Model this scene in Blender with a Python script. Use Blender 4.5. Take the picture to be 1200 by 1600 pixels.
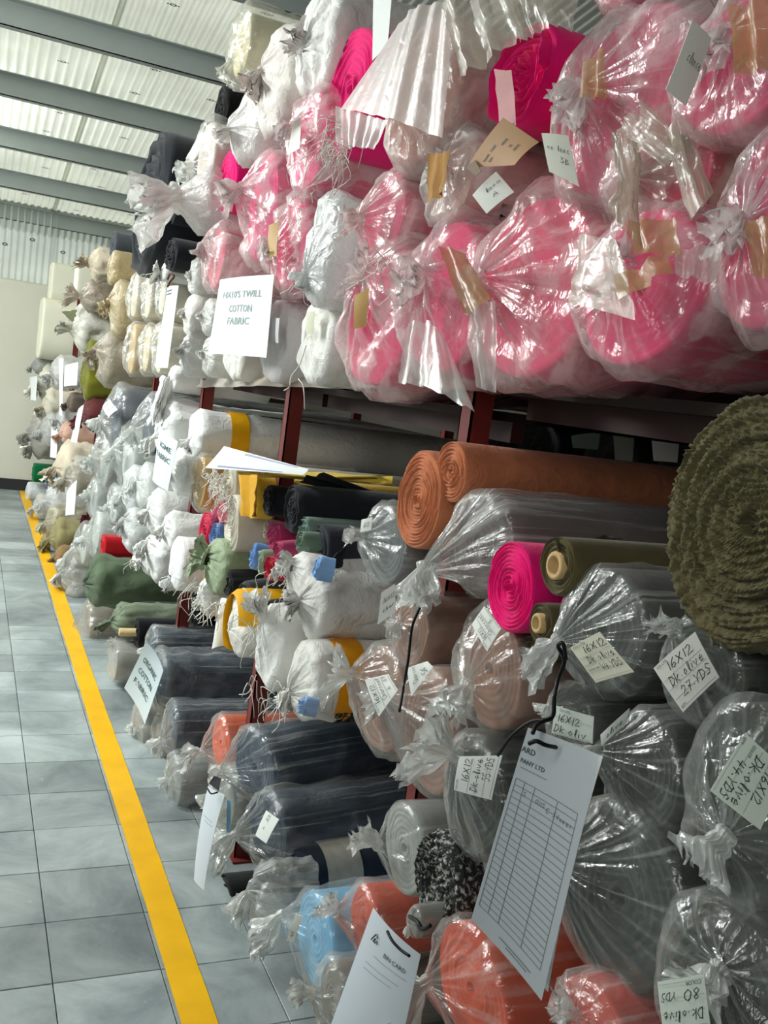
import bpy, math, random
import numpy as np
from mathutils import Vector, Matrix

for _o in list(bpy.data.objects):
    bpy.data.objects.remove(_o)
SC = bpy.context.scene
COL = SC.collection

# ------------------------------------------------------------------ camera
EYE = np.array([0.0, 0.0, 1.5])
FPX = 1450.0
# rows: world X (into the rack), world Y (down the aisle), world Z in camera axes (right, down, forward)
RM = np.array([[0.90710092, 0.07109613, 0.41486534],
               [-0.39910712, -0.16784879, 0.90141017],
               [0.13372142, -0.98324571, -0.12388082]])
cam = bpy.data.objects.new('camera', bpy.data.cameras.new('camera'))
COL.objects.link(cam)
cam.data.sensor_fit = 'VERTICAL'
cam.data.sensor_height = 36.0
cam.data.lens = 36.0 * FPX / 1600.0
cam.data.clip_start = 0.02
rx_, ry_, rz_ = RM[:, 0], -RM[:, 1], -RM[:, 2]
cam.matrix_world = Matrix(((rx_[0], ry_[0], rz_[0], EYE[0]), (rx_[1], ry_[1], rz_[1], EYE[1]),
                           (rx_[2], ry_[2], rz_[2], EYE[2]), (0, 0, 0, 1)))
SC.camera = cam

# ------------------------------------------------------------------ light and exposure
SC.view_settings.view_transform = 'Standard'
SC.view_settings.look = 'None'
SC.view_settings.gamma = 1.0
SC.view_settings.use_curve_mapping = False
SC.view_settings.exposure = 0.42
wd = bpy.data.worlds.new('world')
SC.world = wd
wd.use_nodes = True
wd.node_tree.nodes['Background'].inputs[0].default_value = (0.90, 0.97, 0.97, 1)
wd.node_tree.nodes['Background'].inputs[1].default_value = 0.2


def unseen_light(x, y, z, power, sx=0.5, sy=3.0, aim=None, col=(0.95, 1.0, 0.98)):  # area light out of frame, no fitting visible
    l = bpy.data.lights.new('unseen_light', 'AREA')
    l.shape = 'RECTANGLE'
    l.size, l.size_y = sx, sy
    l.energy = power
    l.color = col
    o = bpy.data.objects.new('unseen_light', l)
    o.location = (x, y, z)
    if aim:
        o.rotation_euler = (Vector(aim) - Vector((x, y, z))).to_track_quat('-Z', 'Y').to_euler()
    COL.objects.link(o)


unseen_light(-1.5, 8.0, 2.85, 105, 0.6, 3.5, (0.6, 7.8, 0.6))
unseen_light(-1.9, 4.4, 3.3, 195, 0.6, 2.8, (0.8, 3.6, 1.0))
unseen_light(-1.9, -0.7, 2.7, 25, 0.6, 2.4, (0.7, 1.6, 0.9))  # added fill from behind the camera, lights the cards frontally
sun = bpy.data.lights.new('sun', 'SUN')
sun.energy = 3.6
sun.angle = 0.05
sun.color = (1.0, 0.99, 0.95)
so = bpy.data.objects.new('sun', sun)
so.rotation_euler = Vector((0.12, -0.55, -0.83)).to_track_quat('-Z', 'Y').to_euler()
COL.objects.link(so)
SC.cycles.transparent_max_bounces = 24
SC.cycles.max_bounces = 8

# ------------------------------------------------------------------ measuring helpers


def ray(px, py):
    return RM @ np.array([px - 600.0, py - 800.0, FPX])


def W(px, py, X):
    """point of the vertical plane X (the face of the rack) that a picture point was measured on"""
    d = ray(px, py)
    return EYE + d * (X / d[0])


def WZ(px, py, Z):
    d = ray(px, py)
    return EYE + d * ((Z - EYE[2]) / d[2])


def ppm(P):
    return FPX / (RM.T @ (np.asarray(P) - EYE))[2]


def lin(c):
    return tuple(((v / 255.0) / 12.92 if v / 255.0 <= 0.04045 else ((v / 255.0 + 0.055) / 1.055) ** 2.4) for v in c)


# ------------------------------------------------------------------ materials
_M = {}


def _new(name):
    m = bpy.data.materials.new(name)
    m.use_nodes = True
    nt = m.node_tree
    nt.nodes.clear()
    out = nt.nodes.new('ShaderNodeOutputMaterial')
    return m, nt, out


def _n(nt, t, **kw):
    n = nt.nodes.new(t)
    for k, v in kw.items():
        if k.startswith('i_'):
            key = k[2:]
            n.inputs[int(key) if key.isdigit() else key.replace('_', ' ')].default_value = v
        else:
            setattr(n, k, v)
    return n


def cloth(col, rough=0.9, var=0.18, scale=9.0, bump=0.25, weave=900.0, spec=0.15, name='cloth'):
    key = (name, tuple(col), rough, var, scale, bump, weave)
    if key in _M:
        return _M[key]
    m, nt, out = _new(name)
    L = nt.links.new
    p = _n(nt, 'ShaderNodeBsdfPrincipled')
    p.inputs['Roughness'].default_value = rough
    p.inputs['Specular IOR Level'].default_value = spec
    p.inputs['Sheen Weight'].default_value = 0.15
    tc = _n(nt, 'ShaderNodeTexCoord')
    no = _n(nt, 'ShaderNodeTexNoise')
    no.inputs['Scale'].default_value = scale
    no.inputs['Detail'].default_value = 5
    L(tc.outputs['Object'], no.inputs['Vector'])
    cr = _n(nt, 'ShaderNodeValToRGB')
    c = lin(col)
    cr.color_ramp.elements[0].position = 0.3
    cr.color_ramp.elements[1].position = 0.7
    cr.color_ramp.elements[0].color = tuple(v * (1 - var) for v in c) + (1,)
    cr.color_ramp.elements[1].color = tuple(min(1, v * (1 + var)) for v in c) + (1,)
    L(no.outputs[0], cr.inputs[0])
    L(cr.outputs[0], p.inputs['Base Color'])
    n2 = _n(nt, 'ShaderNodeTexNoise')
    n2.inputs['Scale'].default_value = weave
    n2.inputs['Detail'].default_value = 2
    L(tc.outputs['Object'], n2.inputs['Vector'])
    n3 = _n(nt, 'ShaderNodeTexNoise')
    n3.inputs['Scale'].default_value = 24
    n3.inputs['Detail'].default_value = 4
    n3.inputs['Distortion'].default_value = 1.5
    L(tc.outputs['Object'], n3.inputs['Vector'])
    b = _n(nt, 'ShaderNodeBump')
    b.inputs['Strength'].default_value = bump
    b.inputs['Distance'].default_value = 0.002
    L(n2.outputs[0], b.inputs['Height'])
    b2 = _n(nt, 'ShaderNodeBump')
    b2.inputs['Strength'].default_value = bump
    b2.inputs['Distance'].default_value = 0.008
    L(n3.outputs[0], b2.inputs['Height'])
    L(b.outputs[0], b2.inputs['Normal'])
    L(b2.outputs[0], p.inputs['Normal'])
    L(p.outputs[0], out.inputs[0])
    _M[key] = m
    return m


def film(col=(236, 238, 234), op=0.22, rough=0.16, bump=0.5, name='plastic_film', gl=1.7, patch=0.2, streak=0.45, fc=0.3):
    """thin polythene: see-through, with a milky share that grows at grazing angles, and glossy creases"""
    key = (name, tuple(col), op, rough, bump, gl, patch, streak, fc)
    if key in _M:
        return _M[key]
    m, nt, out = _new(name)
    L = nt.links.new
    tc = _n(nt, 'ShaderNodeTexCoord')
    n1 = _n(nt, 'ShaderNodeTexNoise')
    n1.inputs['Scale'].default_value = 22
    n1.inputs['Detail'].default_value = 3
    n1.inputs['Distortion'].default_value = 1.4
    L(tc.outputs['Object'], n1.inputs['Vector'])
    vo = _n(nt, 'ShaderNodeTexVoronoi', feature='DISTANCE_TO_EDGE')
    vo.inputs['Scale'].default_value = 34
    mixv = _n(nt, 'ShaderNodeVectorMath', operation='ADD')
    L(tc.outputs['Object'], mixv.inputs[0])
    sc = _n(nt, 'ShaderNodeVectorMath', operation='SCALE')
    sc.inputs['Scale'].default_value = 0.06
    L(n1.outputs['Color'], sc.inputs[0])
    L(sc.outputs[0], mixv.inputs[1])
    L(mixv.outputs[0], vo.inputs['Vector'])
    ad = _n(nt, 'ShaderNodeMath', operation='ADD')
    L(n1.outputs[0], ad.inputs[0])
    mn = _n(nt, 'ShaderNodeMath', operation='MINIMUM')
    mn.inputs[1].default_value = 0.25
    L(vo.outputs['Distance'], mn.inputs[0])
    L(mn.outputs[0], ad.inputs[1])
    # fine gathers running along the bag (U around it, V towards the knot)
    uv = _n(nt, 'ShaderNodeUVMap')
    mp = _n(nt, 'ShaderNodeMapping')
    mp.inputs['Scale'].default_value = (46, 1.6, 1)
    L(uv.outputs[0], mp.inputs[0])
    ns = _n(nt, 'ShaderNodeTexNoise')
    ns.inputs['Scale'].default_value = 1.0
    ns.inputs['Detail'].default_value = 3
    ns.inputs['Distortion'].default_value = 0.5
    L(mp.outputs[0], ns.inputs['Vector'])
    rs = _n(nt, 'ShaderNodeMapRange', interpolation_type='SMOOTHSTEP')
    rs.inputs[1].default_value = 0.50
    rs.inputs[2].default_value = 0.72
    rs.inputs[4].default_value = streak
    L(ns.outputs[0], rs.inputs[0])
    # clouded areas where the film lies in several layers
    np_ = _n(nt, 'ShaderNodeTexNoise')
    np_.inputs['Scale'].default_value = 9
    np_.inputs['Detail'].default_value = 4
    np_.inputs['Distortion'].default_value = 1.2
    L(tc.outputs['Object'], np_.inputs['Vector'])
    rp = _n(nt, 'ShaderNodeMapRange', interpolation_type='SMOOTHSTEP')
    rp.inputs[1].default_value = 0.46
    rp.inputs[2].default_value = 0.62
    rp.inputs[4].default_value = patch
    L(np_.outputs[0], rp.inputs[0])
    b0 = _n(nt, 'ShaderNodeBump')
    b0.inputs['Strength'].default_value = min(0.5, streak)
    b0.inputs['Distance'].default_value = 0.010
    L(ns.outputs[0], b0.inputs['Height'])
    b = _n(nt, 'ShaderNodeBump')
    b.inputs['Strength'].default_value = bump
    b.inputs['Distance'].default_value = 0.012
    L(ad.outputs[0], b.inputs['Height'])
    L(b0.outputs[0], b.inputs['Normal'])
    c = lin(col)
    df = _n(nt, 'ShaderNodeBsdfDiffuse')
    df.inputs[0].default_value = c + (1,)
    L(b.outputs[0], df.inputs['Normal'])
    tl = _n(nt, 'ShaderNodeBsdfTranslucent')
    tl.inputs[0].default_value = c + (1,)
    L(b.outputs[0], tl.inputs['Normal'])
    milk = _n(nt, 'ShaderNodeMixShader')
    milk.inputs[0].default_value = 0.35
    L(df.outputs[0], milk.inputs[1])
    L(tl.outputs[0], milk.inputs[2])
    tr = _n(nt, 'ShaderNodeBsdfTransparent')
    tr.inputs[0].default_value = (0.98, 0.985, 0.98, 1)
    lw = _n(nt, 'ShaderNodeLayerWeight')
    lw.inputs['Blend'].default_value = 0.5
    L(b.outputs[0], lw.inputs['Normal'])
    sq_ = _n(nt, 'ShaderNodeMath', operation='POWER')
    sq_.inputs[1].default_value = 2.0
    L(lw.outputs['Facing'], sq_.inputs[0])
    pw = _n(nt, 'ShaderNodeMath', operation='MULTIPLY')
    pw.inputs[1].default_value = fc * (1 - op)
    L(sq_.outputs[0], pw.inputs[0])
    a2 = _n(nt, 'ShaderNodeMath', operation='ADD', use_clamp=True)
    L(pw.outputs[0], a2.inputs[0])
    a3 = _n(nt, 'ShaderNodeMath', operation='ADD')
    L(rs.outputs[0], a3.inputs[0])
    L(rp.outputs[0], a3.inputs[1])
    a4 = _n(nt, 'ShaderNodeMath', operation='MULTIPLY_ADD')
    a4.inputs[1].default_value = 1 - op
    a4.inputs[2].default_value = op
    L(a3.outputs[0], a4.inputs[0])
    L(a4.outputs[0], a2.inputs[1])
    body = _n(nt, 'ShaderNodeMixShader')
    L(a2.outputs[0], body.inputs[0])
    L(tr.outputs[0], body.inputs[1])
    L(milk.outputs[0], body.inputs[2])
    gs = _n(nt, 'ShaderNodeBsdfGlossy')
    gs.inputs['Roughness'].default_value = rough
    gs.inputs[0].default_value = (1, 1, 1, 1)
    L(b.outputs[0], gs.inputs['Normal'])
    p5 = _n(nt, 'ShaderNodeMath', operation='POWER')
    p5.inputs[1].default_value = 4.0
    L(lw.outputs['Facing'], p5.inputs[0])
    fr = _n(nt, 'ShaderNodeMath', operation='MULTIPLY_ADD')
    fr.inputs[1].default_value = 0.6
    fr.inputs[2].default_value = 0.055 if gl > 1.6 else 0.035
    L(p5.outputs[0], fr.inputs[0])
    fin = _n(nt, 'ShaderNodeMixShader')
    L(fr.outputs[0], fin.inputs[0])
    L(body.outputs[0], fin.inputs[1])
    L(gs.outputs[0], fin.inputs[2])
    L(fin.outputs[0], out.inputs[0])
    _M[key] = m
    return m


def plain(col, rough=0.6, metal=0.0, name='plain', bump=0.0, scale=40.0, var=0.06, spec=0.3):
    key = (name, tuple(col), rough, metal, bump, scale, var)
    if key in _M:
        return _M[key]
    m, nt, out = _new(name)
    L = nt.links.new
    p = _n(nt, 'ShaderNodeBsdfPrincipled')
    p.inputs['Roughness'].default_value = rough
    p.inputs['Metallic'].default_value = metal
    p.inputs['Specular IOR Level'].default_value = spec
    tc = _n(nt, 'ShaderNodeTexCoord')
    no = _n(nt, 'ShaderNodeTexNoise')
    no.inputs['Scale'].default_value = scale
    no.inputs['Detail'].default_value = 6
    L(tc.outputs['Object'], no.inputs['Vector'])
    cr = _n(nt, 'ShaderNodeValToRGB')
    c = lin(col)
    cr.color_ramp.elements[0].position = 0.3
    cr.color_ramp.elements[1].position = 0.7
    cr.color_ramp.elements[0].color = tuple(v * (1 - var) for v in c) + (1,)
    cr.color_ramp.elements[1].color = tuple(min(1, v * (1 + var)) for v in c) + (1,)
    L(no.outputs[0], cr.inputs[0])
    L(cr.outputs[0], p.inputs['Base Color'])
    if bump:
        b = _n(nt, 'ShaderNodeBump')
        b.inputs['Strength'].default_value = bump
        b.inputs['Distance'].default_value = 0.004
        L(no.outputs[0], b.inputs['Height'])
        L(b.outputs[0], p.inputs['Normal'])
    L(p.outputs[0], out.inputs[0])
    _M[key] = m
    return m


def sackcloth(col=(232, 232, 226), name='woven_sack'):
    return cloth(col, rough=0.5, var=0.07, scale=6, bump=0.75, weave=420, spec=0.4, name=name)


def paper_m(col=(240, 244, 246)):
    col = tuple(min(252, int(c * 1.05)) for c in col)
    key = ('paper', tuple(col))
    if key in _M:
        return _M[key]
    m, nt, out = _new('paper')
    L = nt.links.new
    p = _n(nt, 'ShaderNodeBsdfPrincipled')
    p.inputs['Base Color'].default_value = lin(col) + (1,)
    p.inputs['Roughness'].default_value = 0.6
    t = _n(nt, 'ShaderNodeBsdfTranslucent')
    t.inputs[0].default_value = lin(col) + (1,)
    mx = _n(nt, 'ShaderNodeMixShader')
    mx.inputs[0].default_value = 0.15
    L(p.outputs[0], mx.inputs[1])
    L(t.outputs[0], mx.inputs[2])
    L(mx.outputs[0], out.inputs[0])
    _M[key] = m
    return m


INK = plain((28, 30, 36), 0.5, name='marker_ink')
INK2 = plain((90, 98, 104), 0.6, name='printed_ink')
INK3 = plain((178, 182, 174), 0.6, name='faint_rule_print')
INKG = plain((70, 92, 88), 0.6, name='printed_green_ink')
TAPE = film((190, 146, 84), 0.6, 0.3, 0.08, name='brown_tape', gl=1.5, patch=0.1, streak=0.0)
CORD = plain((16, 16, 18), 0.5, name='black_cord')

# ------------------------------------------------------------------ mesh helpers


def mesh_obj(name, V, F, mat, parent=None, smooth=True, kind=None, label=None):
    me = bpy.data.meshes.new(name)
    me.from_pydata([tuple(map(float, v)) for v in V], [], F)
    me.materials.append(mat)
    if smooth:
        me.polygons.foreach_set('use_smooth', [True] * len(me.polygons))
    me.update()
    o = bpy.data.objects.new(name, me)
    COL.objects.link(o)
    if parent is not None:
        o.parent = parent
    if kind:
        o['kind'] = kind
    if label:
        o['label'] = label
    return o


def grid_vf(P, wrap=False, close=False, off=0):
    n, m = P.shape[0], P.shape[1]
    V = P.reshape(-1, 3)
    F = []
    mm = m if wrap else m - 1
    for i in range(n - 1):
        a = i * m + off
        for j in range(mm):
            k = (j + 1) % m
            F.append((a + j, a + k, a + m + k, a + m + j))
    return V, F


class Buf:
    def __init__(self):
        self.V, self.F, self.n = [], [], 0

    def add(self, V, F):
        V = np.asarray(V, float).reshape(-1, 3)
        self.V.append(V)
        self.F += [tuple(i + self.n for i in f) for f in F]
        self.n += len(V)

    def grid(self, P, wrap=False):
        V, F = grid_vf(P, wrap)
        self.add(V, F)

    def box(self, lo, hi):
        x0, y0, z0 = lo
        x1, y1, z1 = hi
        self.add([(x0, y0, z0), (x1, y0, z0), (x1, y1, z0), (x0, y1, z0), (x0, y0, z1), (x1, y0, z1), (x1, y1, z1), (x0, y1, z1)],
                 [(0, 3, 2, 1), (4, 5, 6, 7), (0, 1, 5, 4), (1, 2, 6, 5), (2, 3, 7, 6), (3, 0, 4, 7)])

    def tube(self, pts, r, ns=5, taper=1.0):
        pts = np.asarray(pts, float)
        n = len(pts)
        t = np.gradient(pts, axis=0)
        t /= np.linalg.norm(t, axis=1)[:, None] + 1e-9
        ref = np.array([0.31, 0.52, 0.79])
        a = np.cross(t, ref)
        a /= np.linalg.norm(a, axis=1)[:, None] + 1e-9
        b = np.cross(t, a)
        th = np.linspace(0, 2 * np.pi, ns, endpoint=False)
        rr = r * np.linspace(1, taper, n)
        P = pts[:, None] + rr[:, None, None] * (np.cos(th)[None, :, None] * a[:, None] + np.sin(th)[None, :, None] * b[:, None])
        o = self.n
        self.grid(P, True)
        self.F.append(tuple(o + i for i in range(ns))[::-1])
        self.F.append(tuple(o + (n - 1) * ns + i for i in range(ns)))

    def make(self, name, mat, parent=None, base=None, smooth=True, kind=None, label=None):
        V = np.concatenate(self.V)
        if base is not None:
            V = V - base
        return mesh_obj(name, V, self.F, mat, parent, smooth, kind, label)


def curve_pts(pts, k=6):
    """smooth line through points (Catmull-Rom)"""
    p = np.asarray(pts, float)
    p = np.vstack([2 * p[0] - p[1], p, 2 * p[-1] - p[-2]])
    o = []
    for i in range(1, len(p) - 2):
        for t in np.linspace(0, 1, k, endpoint=False):
            o.append(0.5 * (2 * p[i] + (p[i + 1] - p[i - 1]) * t + (2 * p[i - 1] - 5 * p[i] + 4 * p[i + 1] - p[i + 2]) * t * t
                            + (3 * p[i] - p[i - 1] - 3 * p[i + 1] + p[i + 2]) * t ** 3))
    o.append(p[-2])
    return np.array(o)


def tri(x):
    x = x - np.floor(x)
    return 1 - 4 * np.abs(x - 0.5)   # -1 .. 1


def crumple(P, seed, f=8.0, n=6):
    """faceted crease pattern like that of crushed film, about -1 .. 1"""
    rg = np.random.RandomState(seed)
    s = np.zeros(P.shape[:-1])
    wsum = 0
    Q = P + 0.02 * np.sin(P[..., [1, 2, 0]] * 31 + seed)
    for i in range(n):
        d = rg.normal(size=3)
        d /= np.linalg.norm(d)
        ff = f * (1.0 + 0.55 * i) * rg.uniform(0.8, 1.2)
        w = 1.0 / (1 + 0.6 * i)
        s += w * tri(Q @ d * ff + rg.uniform(0, 1))
        wsum += w
    return s / wsum * 1.6


_usedlab = set()


def thing(name, label, cat, base, group=None):
    o = bpy.data.objects.new(name, None)
    o.empty_display_size = 0.05
    COL.objects.link(o)
    o.location = tuple(map(float, base))
    o['label'] = label
    o['category'] = cat
    if group:
        o['group'] = group
    return o


class Frame:
    """end of a roll: centre C, a = out of the rack, u = towards the viewer's right, v = up"""

    def __init__(self, C, ty=0.0, tz=0.0, rot=0.0):
        a = np.array([-1.0, ty, tz])
        a /= np.linalg.norm(a)
        u = np.cross(np.array([0, 0, 1.0]), a)
        u /= np.linalg.norm(u)
        v = np.cross(a, u)
        c, s = math.cos(rot), math.sin(rot)
        self.C, self.a = np.asarray(C, float), a
        self.u, self.v = u * c + v * s, -u * s + v * c

    def at(self, x, y, w):
        return self.C + np.multiply.outer(x, self.u) + np.multiply.outer(y, self.v) + np.multiply.outer(w, self.a)


def sup(th, sq):
    c, s = np.cos(th), np.sin(th)
    if sq == 2:
        return c, s
    e = 2.0 / sq
    return np.sign(c) * np.abs(c) ** e, np.sign(s) * np.abs(s) ** e


def fabric_body(fr, rx, rz, L, mat, root, base, sq=2, seed=0, turns=9, nth=48, ridge=0.006, hole=0.0, lump=0.02, step=0.0, name='fabric', shag=0.0, dish=0.0, nrad=None, groove=0.0):
    """one bolt of cloth: outside plus a wound end face whose edges rise as a spiral"""
    rg = np.random.RandomState(seed)
    th = np.linspace(0, 2 * np.pi, nth, endpoint=False)
    cx, cy = sup(th, sq)
    ph = rg.uniform(0, 6.28, 4)
    wob = 1 + lump * (np.sin(2 * th + ph[0]) + 0.6 * np.sin(3 * th + ph[1]) + 0.4 * np.sin(5 * th + ph[2]))
    if step:
        wob = wob + step * ((th - ph[3]) % (2 * np.pi)) / (2 * np.pi)
    rows = []
    r0 = min(rx, rz)
    ws = [-L, -L * 0.7, -L * 0.4, -L * 0.2] + [w for w in (-0.12, -0.06, -0.03, -0.012, -0.003) if w > -L * 0.2]
    if shag:
        ws = list(np.linspace(-L, -0.004, 46))
    for i, w in enumerate(ws):
        k = 1.0 if i < len(ws) - 1 else 0.985
        wv = 1 + 0.35 * lump * np.sin(th * 2 + w * 9 + ph[1])
        rows.append(fr.at(rx * cx * wob * wv * k, rz * cy * wob * wv * k, np.full(nth, w)))
    nr = nrad or int(turns * 6)
    lo = 0.03 if hole == 0 else hole
    for q in np.linspace(0.965, lo, nr):
        phs = q * turns - th / (2 * np.pi) + 0.10 * np.sin(th * 2 + 14 * q + ph[3])
        kk = np.floor(phs)
        hsh = np.abs(np.sin(kk * 12.9898 + seed * 3.1) * 43758.5453) % 1.0
        sp = tri(phs) * (0.45 + 0.8 * hsh) + 1.1 * (hsh - 0.5)
        sp = sp + 0.35 * np.sin(th * 7 + kk * 2.1) * hsh
        if groove and abs(q - groove) < 0.05:
            sp = sp - 3.0
        w = ridge * sp + ridge * 0.8 * np.sin(3 * th + ph[2] + 9 * q) * (1 - q) - dish * (1 - q) ** 1.5 * r0
        if q < 0.10 and hole == 0:
            w = w - 0.012
        rows.append(fr.at(rx * cx * wob * q, rz * cy * wob * q, w))
    if hole:
        rows.append(fr.at(rx * cx * wob * lo, rz * cy * wob * lo, np.full(nth, -0.10)))
    P = np.array(rows)
    if shag:
        Nn = crumple(P, seed + 5, 60, 6)
        n2 = crumple(P, seed + 9, 150, 5)
        k = (shag * (0.5 + 0.5 * Nn) + shag * 0.6 * n2)
        ctr = fr.C + ((P - fr.C) @ fr.a)[..., None] * fr.a
        rad = P - ctr
        rad /= np.linalg.norm(rad, axis=-1)[..., None] + 1e-6
        side = np.array([1.0 if i < len(ws) else 0.25 for i in range(len(rows))])[:, None, None]
        P = P + k[..., None] * (rad * side + fr.a * (1 - side) * 1.2)
    V, F = grid_vf(P, True)
    if not hole:
        k = (P.shape[0] - 1) * nth
        F.append(tuple(k + i for i in range(nth)))
    return mesh_obj(name, V - base, F, mat, root)


def threads(root, base, centers, mat, n=14, ln=0.07, r=0.0012, seed=0, down=1.0, name='frayed_threads'):
    rg = np.random.RandomState(seed)
    b = Buf()
    for c in centers:
        for i in range(n):
            d = rg.normal(size=3) * np.array([0.5, 0.6, 0.5]) + np.array([-0.35, 0, -down])
            d /= np.linalg.norm(d)
            l = ln * rg.uniform(0.4, 1.2)
            k = rg.normal(size=3) * l * 0.35
            p0 = np.asarray(c) + rg.normal(size=3) * 0.012
            b.tube(curve_pts([p0, p0 + d * l * 0.5 + k, p0 + d * l + k * 0.4 + np.array([0, 0, -l * 0.25])], 3), r, 3)
    return b.make(name, mat, root, base, kind='stuff')


def shell_uv(me, n, m, seed):
    uv = me.uv_layers.new(name='UVMap')
    i, j = np.meshgrid(np.arange(n - 1), np.arange(m), indexing='ij')
    u0, u1 = j / m, (j + 1) / m
    v0, v1 = i / n, (i + 1) / n
    A = np.stack([np.stack([u0, v0], -1), np.stack([u1, v0], -1), np.stack([u1, v1], -1), np.stack([u0, v1], -1)], 2)
    A = A + np.array([seed * 0.37, seed * 1.3])
    uv.data.foreach_set('uv', A.reshape(-1).astype(np.float32))


def bag_shell(fr, rx, rz, L, mat, root, base, seed=0, sq=2, cr=0.03, ku=-0.15, kv=-0.25, kp=0.35, pl=0.10, npl=15, rk=0.09, nth=80, gap=1.05,
              tl=0.5, td=None, tf=0.42, flat=0.5, name='plastic_bag', kname='knotted_end', tail=True, ex=1.2, neck=True, sag=0.0, tmat=None):
    """tube of film (or sack cloth) drawn over a roll, gathered in pleats to a knot and ending in a ruffled tail"""
    rg = np.random.RandomState(seed)
    th = np.linspace(0, 2 * np.pi, nth, endpoint=False)
    cx, cy = sup(th, sq)
    r = min(rx, rz)
    pl_f = np.zeros(nth)
    for n in (npl, int(npl * 1.7) + 1, int(npl * 0.6) + 1):
        pl_f += tri(n * th / (2 * np.pi) + rg.uniform()) * rg.uniform(0.6, 1.0)
    pl_f /= 1.6
    rows, cap = [], []
    for w in np.concatenate([np.linspace(-L, -0.30, 5)[:-1] if L > 0.35 else [], np.linspace(-min(L, 0.30), 0.0, 12)]):
        k = gap
        rows.append((fr.at(rx * cx * k, rz * cy * k - sag * r * (np.maximum(0, -cy)), np.full(nth, w)), 0.55 + 0.45 * math.exp(w * 8), 0.0))
    nq = 20
    for i in range(1, nq + 1):
        q = i / nq
        rad = 1 - (1 - rk) * q ** (1 / ex)
        k = gap * rad
        x = rx * cx * k + ku * r * q ** 1.2
        y = rz * cy * k + kv * r * q ** 1.2
        w = kp * r * q ** 1.4 + 0.16 * r * math.sin(math.pi * min(1, q * 1.0)) ** 0.8 * 0.5 + pl * r * pl_f * (q * (1 - 0.55 * q)) * 1.3
        rr = 1 + 0.0 * th
        rows.append((fr.at(x, y, w + 0.004), 1.0 * (1 - q * 0.8), 1.0))
    P = np.array([x[0] for x in rows])
    am = np.array([x[1] for x in rows])
    capm = np.array([x[2] for x in rows])
    C1 = crumple(P, seed + 1, 7.0 * 0.12 / max(r, 0.04), 5)
    ctr = fr.C + ((P - fr.C) @ fr.a)[..., None] * fr.a
    out = P - ctr
    out /= np.linalg.norm(out, axis=-1)[..., None] + 1e-6
    dirv = out * (1 - capm)[:, None, None] + fr.a * capm[:, None, None]
    P = P + dirv * ((cr * r * 4.0 * (0.45 + 0.55 * C1)) * am[:, None])[..., None]
    V, F = grid_vf(P, True)
    body = mesh_obj(name, V - base, F, mat, root)
    shell_uv(body.data, P.shape[0], P.shape[1], seed)
    if tail:
        K = fr.at(np.array([ku * r]), np.array([kv * r]), np.array([kp * r + 0.004]))[0]
        tl, tf = tl * 0.8, tf * 0.85
        d = np.array(td if td is not None else (-0.55, rg.uniform(-0.4, 0.4), -0.75), float)
        d /= np.linalg.norm(d)
        s1 = np.cross(d, fr.a + np.array([0.01, 0.3, 0.2]))
        s1 /= np.linalg.norm(s1)
        s2 = np.cross(d, s1)
        nt_ = 84
        t2 = np.linspace(0, 2 * np.pi, nt_, endpoint=False)
        ruf = np.zeros(nt_)
        for n in (6, 13, 23):
            ruf += tri(n * t2 / (2 * np.pi) + rg.uniform()) * rg.uniform(0.5, 1)
        ruf /= 1.7
        T = []
        tt = np.concatenate([[-0.10, 0.0, 0.08, 0.16], np.linspace(0.28, 1.0, 9)])
        for t in tt:
            if t < 0.17:
                rad = rk * r * (1.3 if t < -0.05 else (1.55 if t < 0.1 else 1.25))
                am_ = 0.15
            else:
                g = (t - 0.16) / 0.84
                rad = r * (rk * 1.2 + (tf - rk) * g ** 0.8)
                am_ = 0.25 + 0.55 * g
            bend = np.array([0, 0, -0.25]) * max(t, 0) ** 2 * tl * r
            k = rad * (1 + am_ * ruf)
            ll = d * tl * r * (t + 0.22 * max(t, 0) ** 2 * ruf[::-1, None] * 1.5)
            T.append(K + ll + bend + (np.cos(t2) * k)[:, None] * s1 + (np.sin(t2) * k * (1 if t < 0.17 else 1 - flat * min(1, t * 1.3)))[:, None] * s2)
        T = np.array(T)
        T = T + (crumple(T, seed + 7, 16 * 0.1 / max(r, .04), 4) * 0.16 * r * np.clip(tt, 0, 1)[:, None])[..., None] * s2
        V, F = grid_vf(T, True)
        mesh_obj(kname, V - base, F, tmat or mat, body)
    return body


# ------------------------------------------------------------------ sheets and lettering


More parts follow.
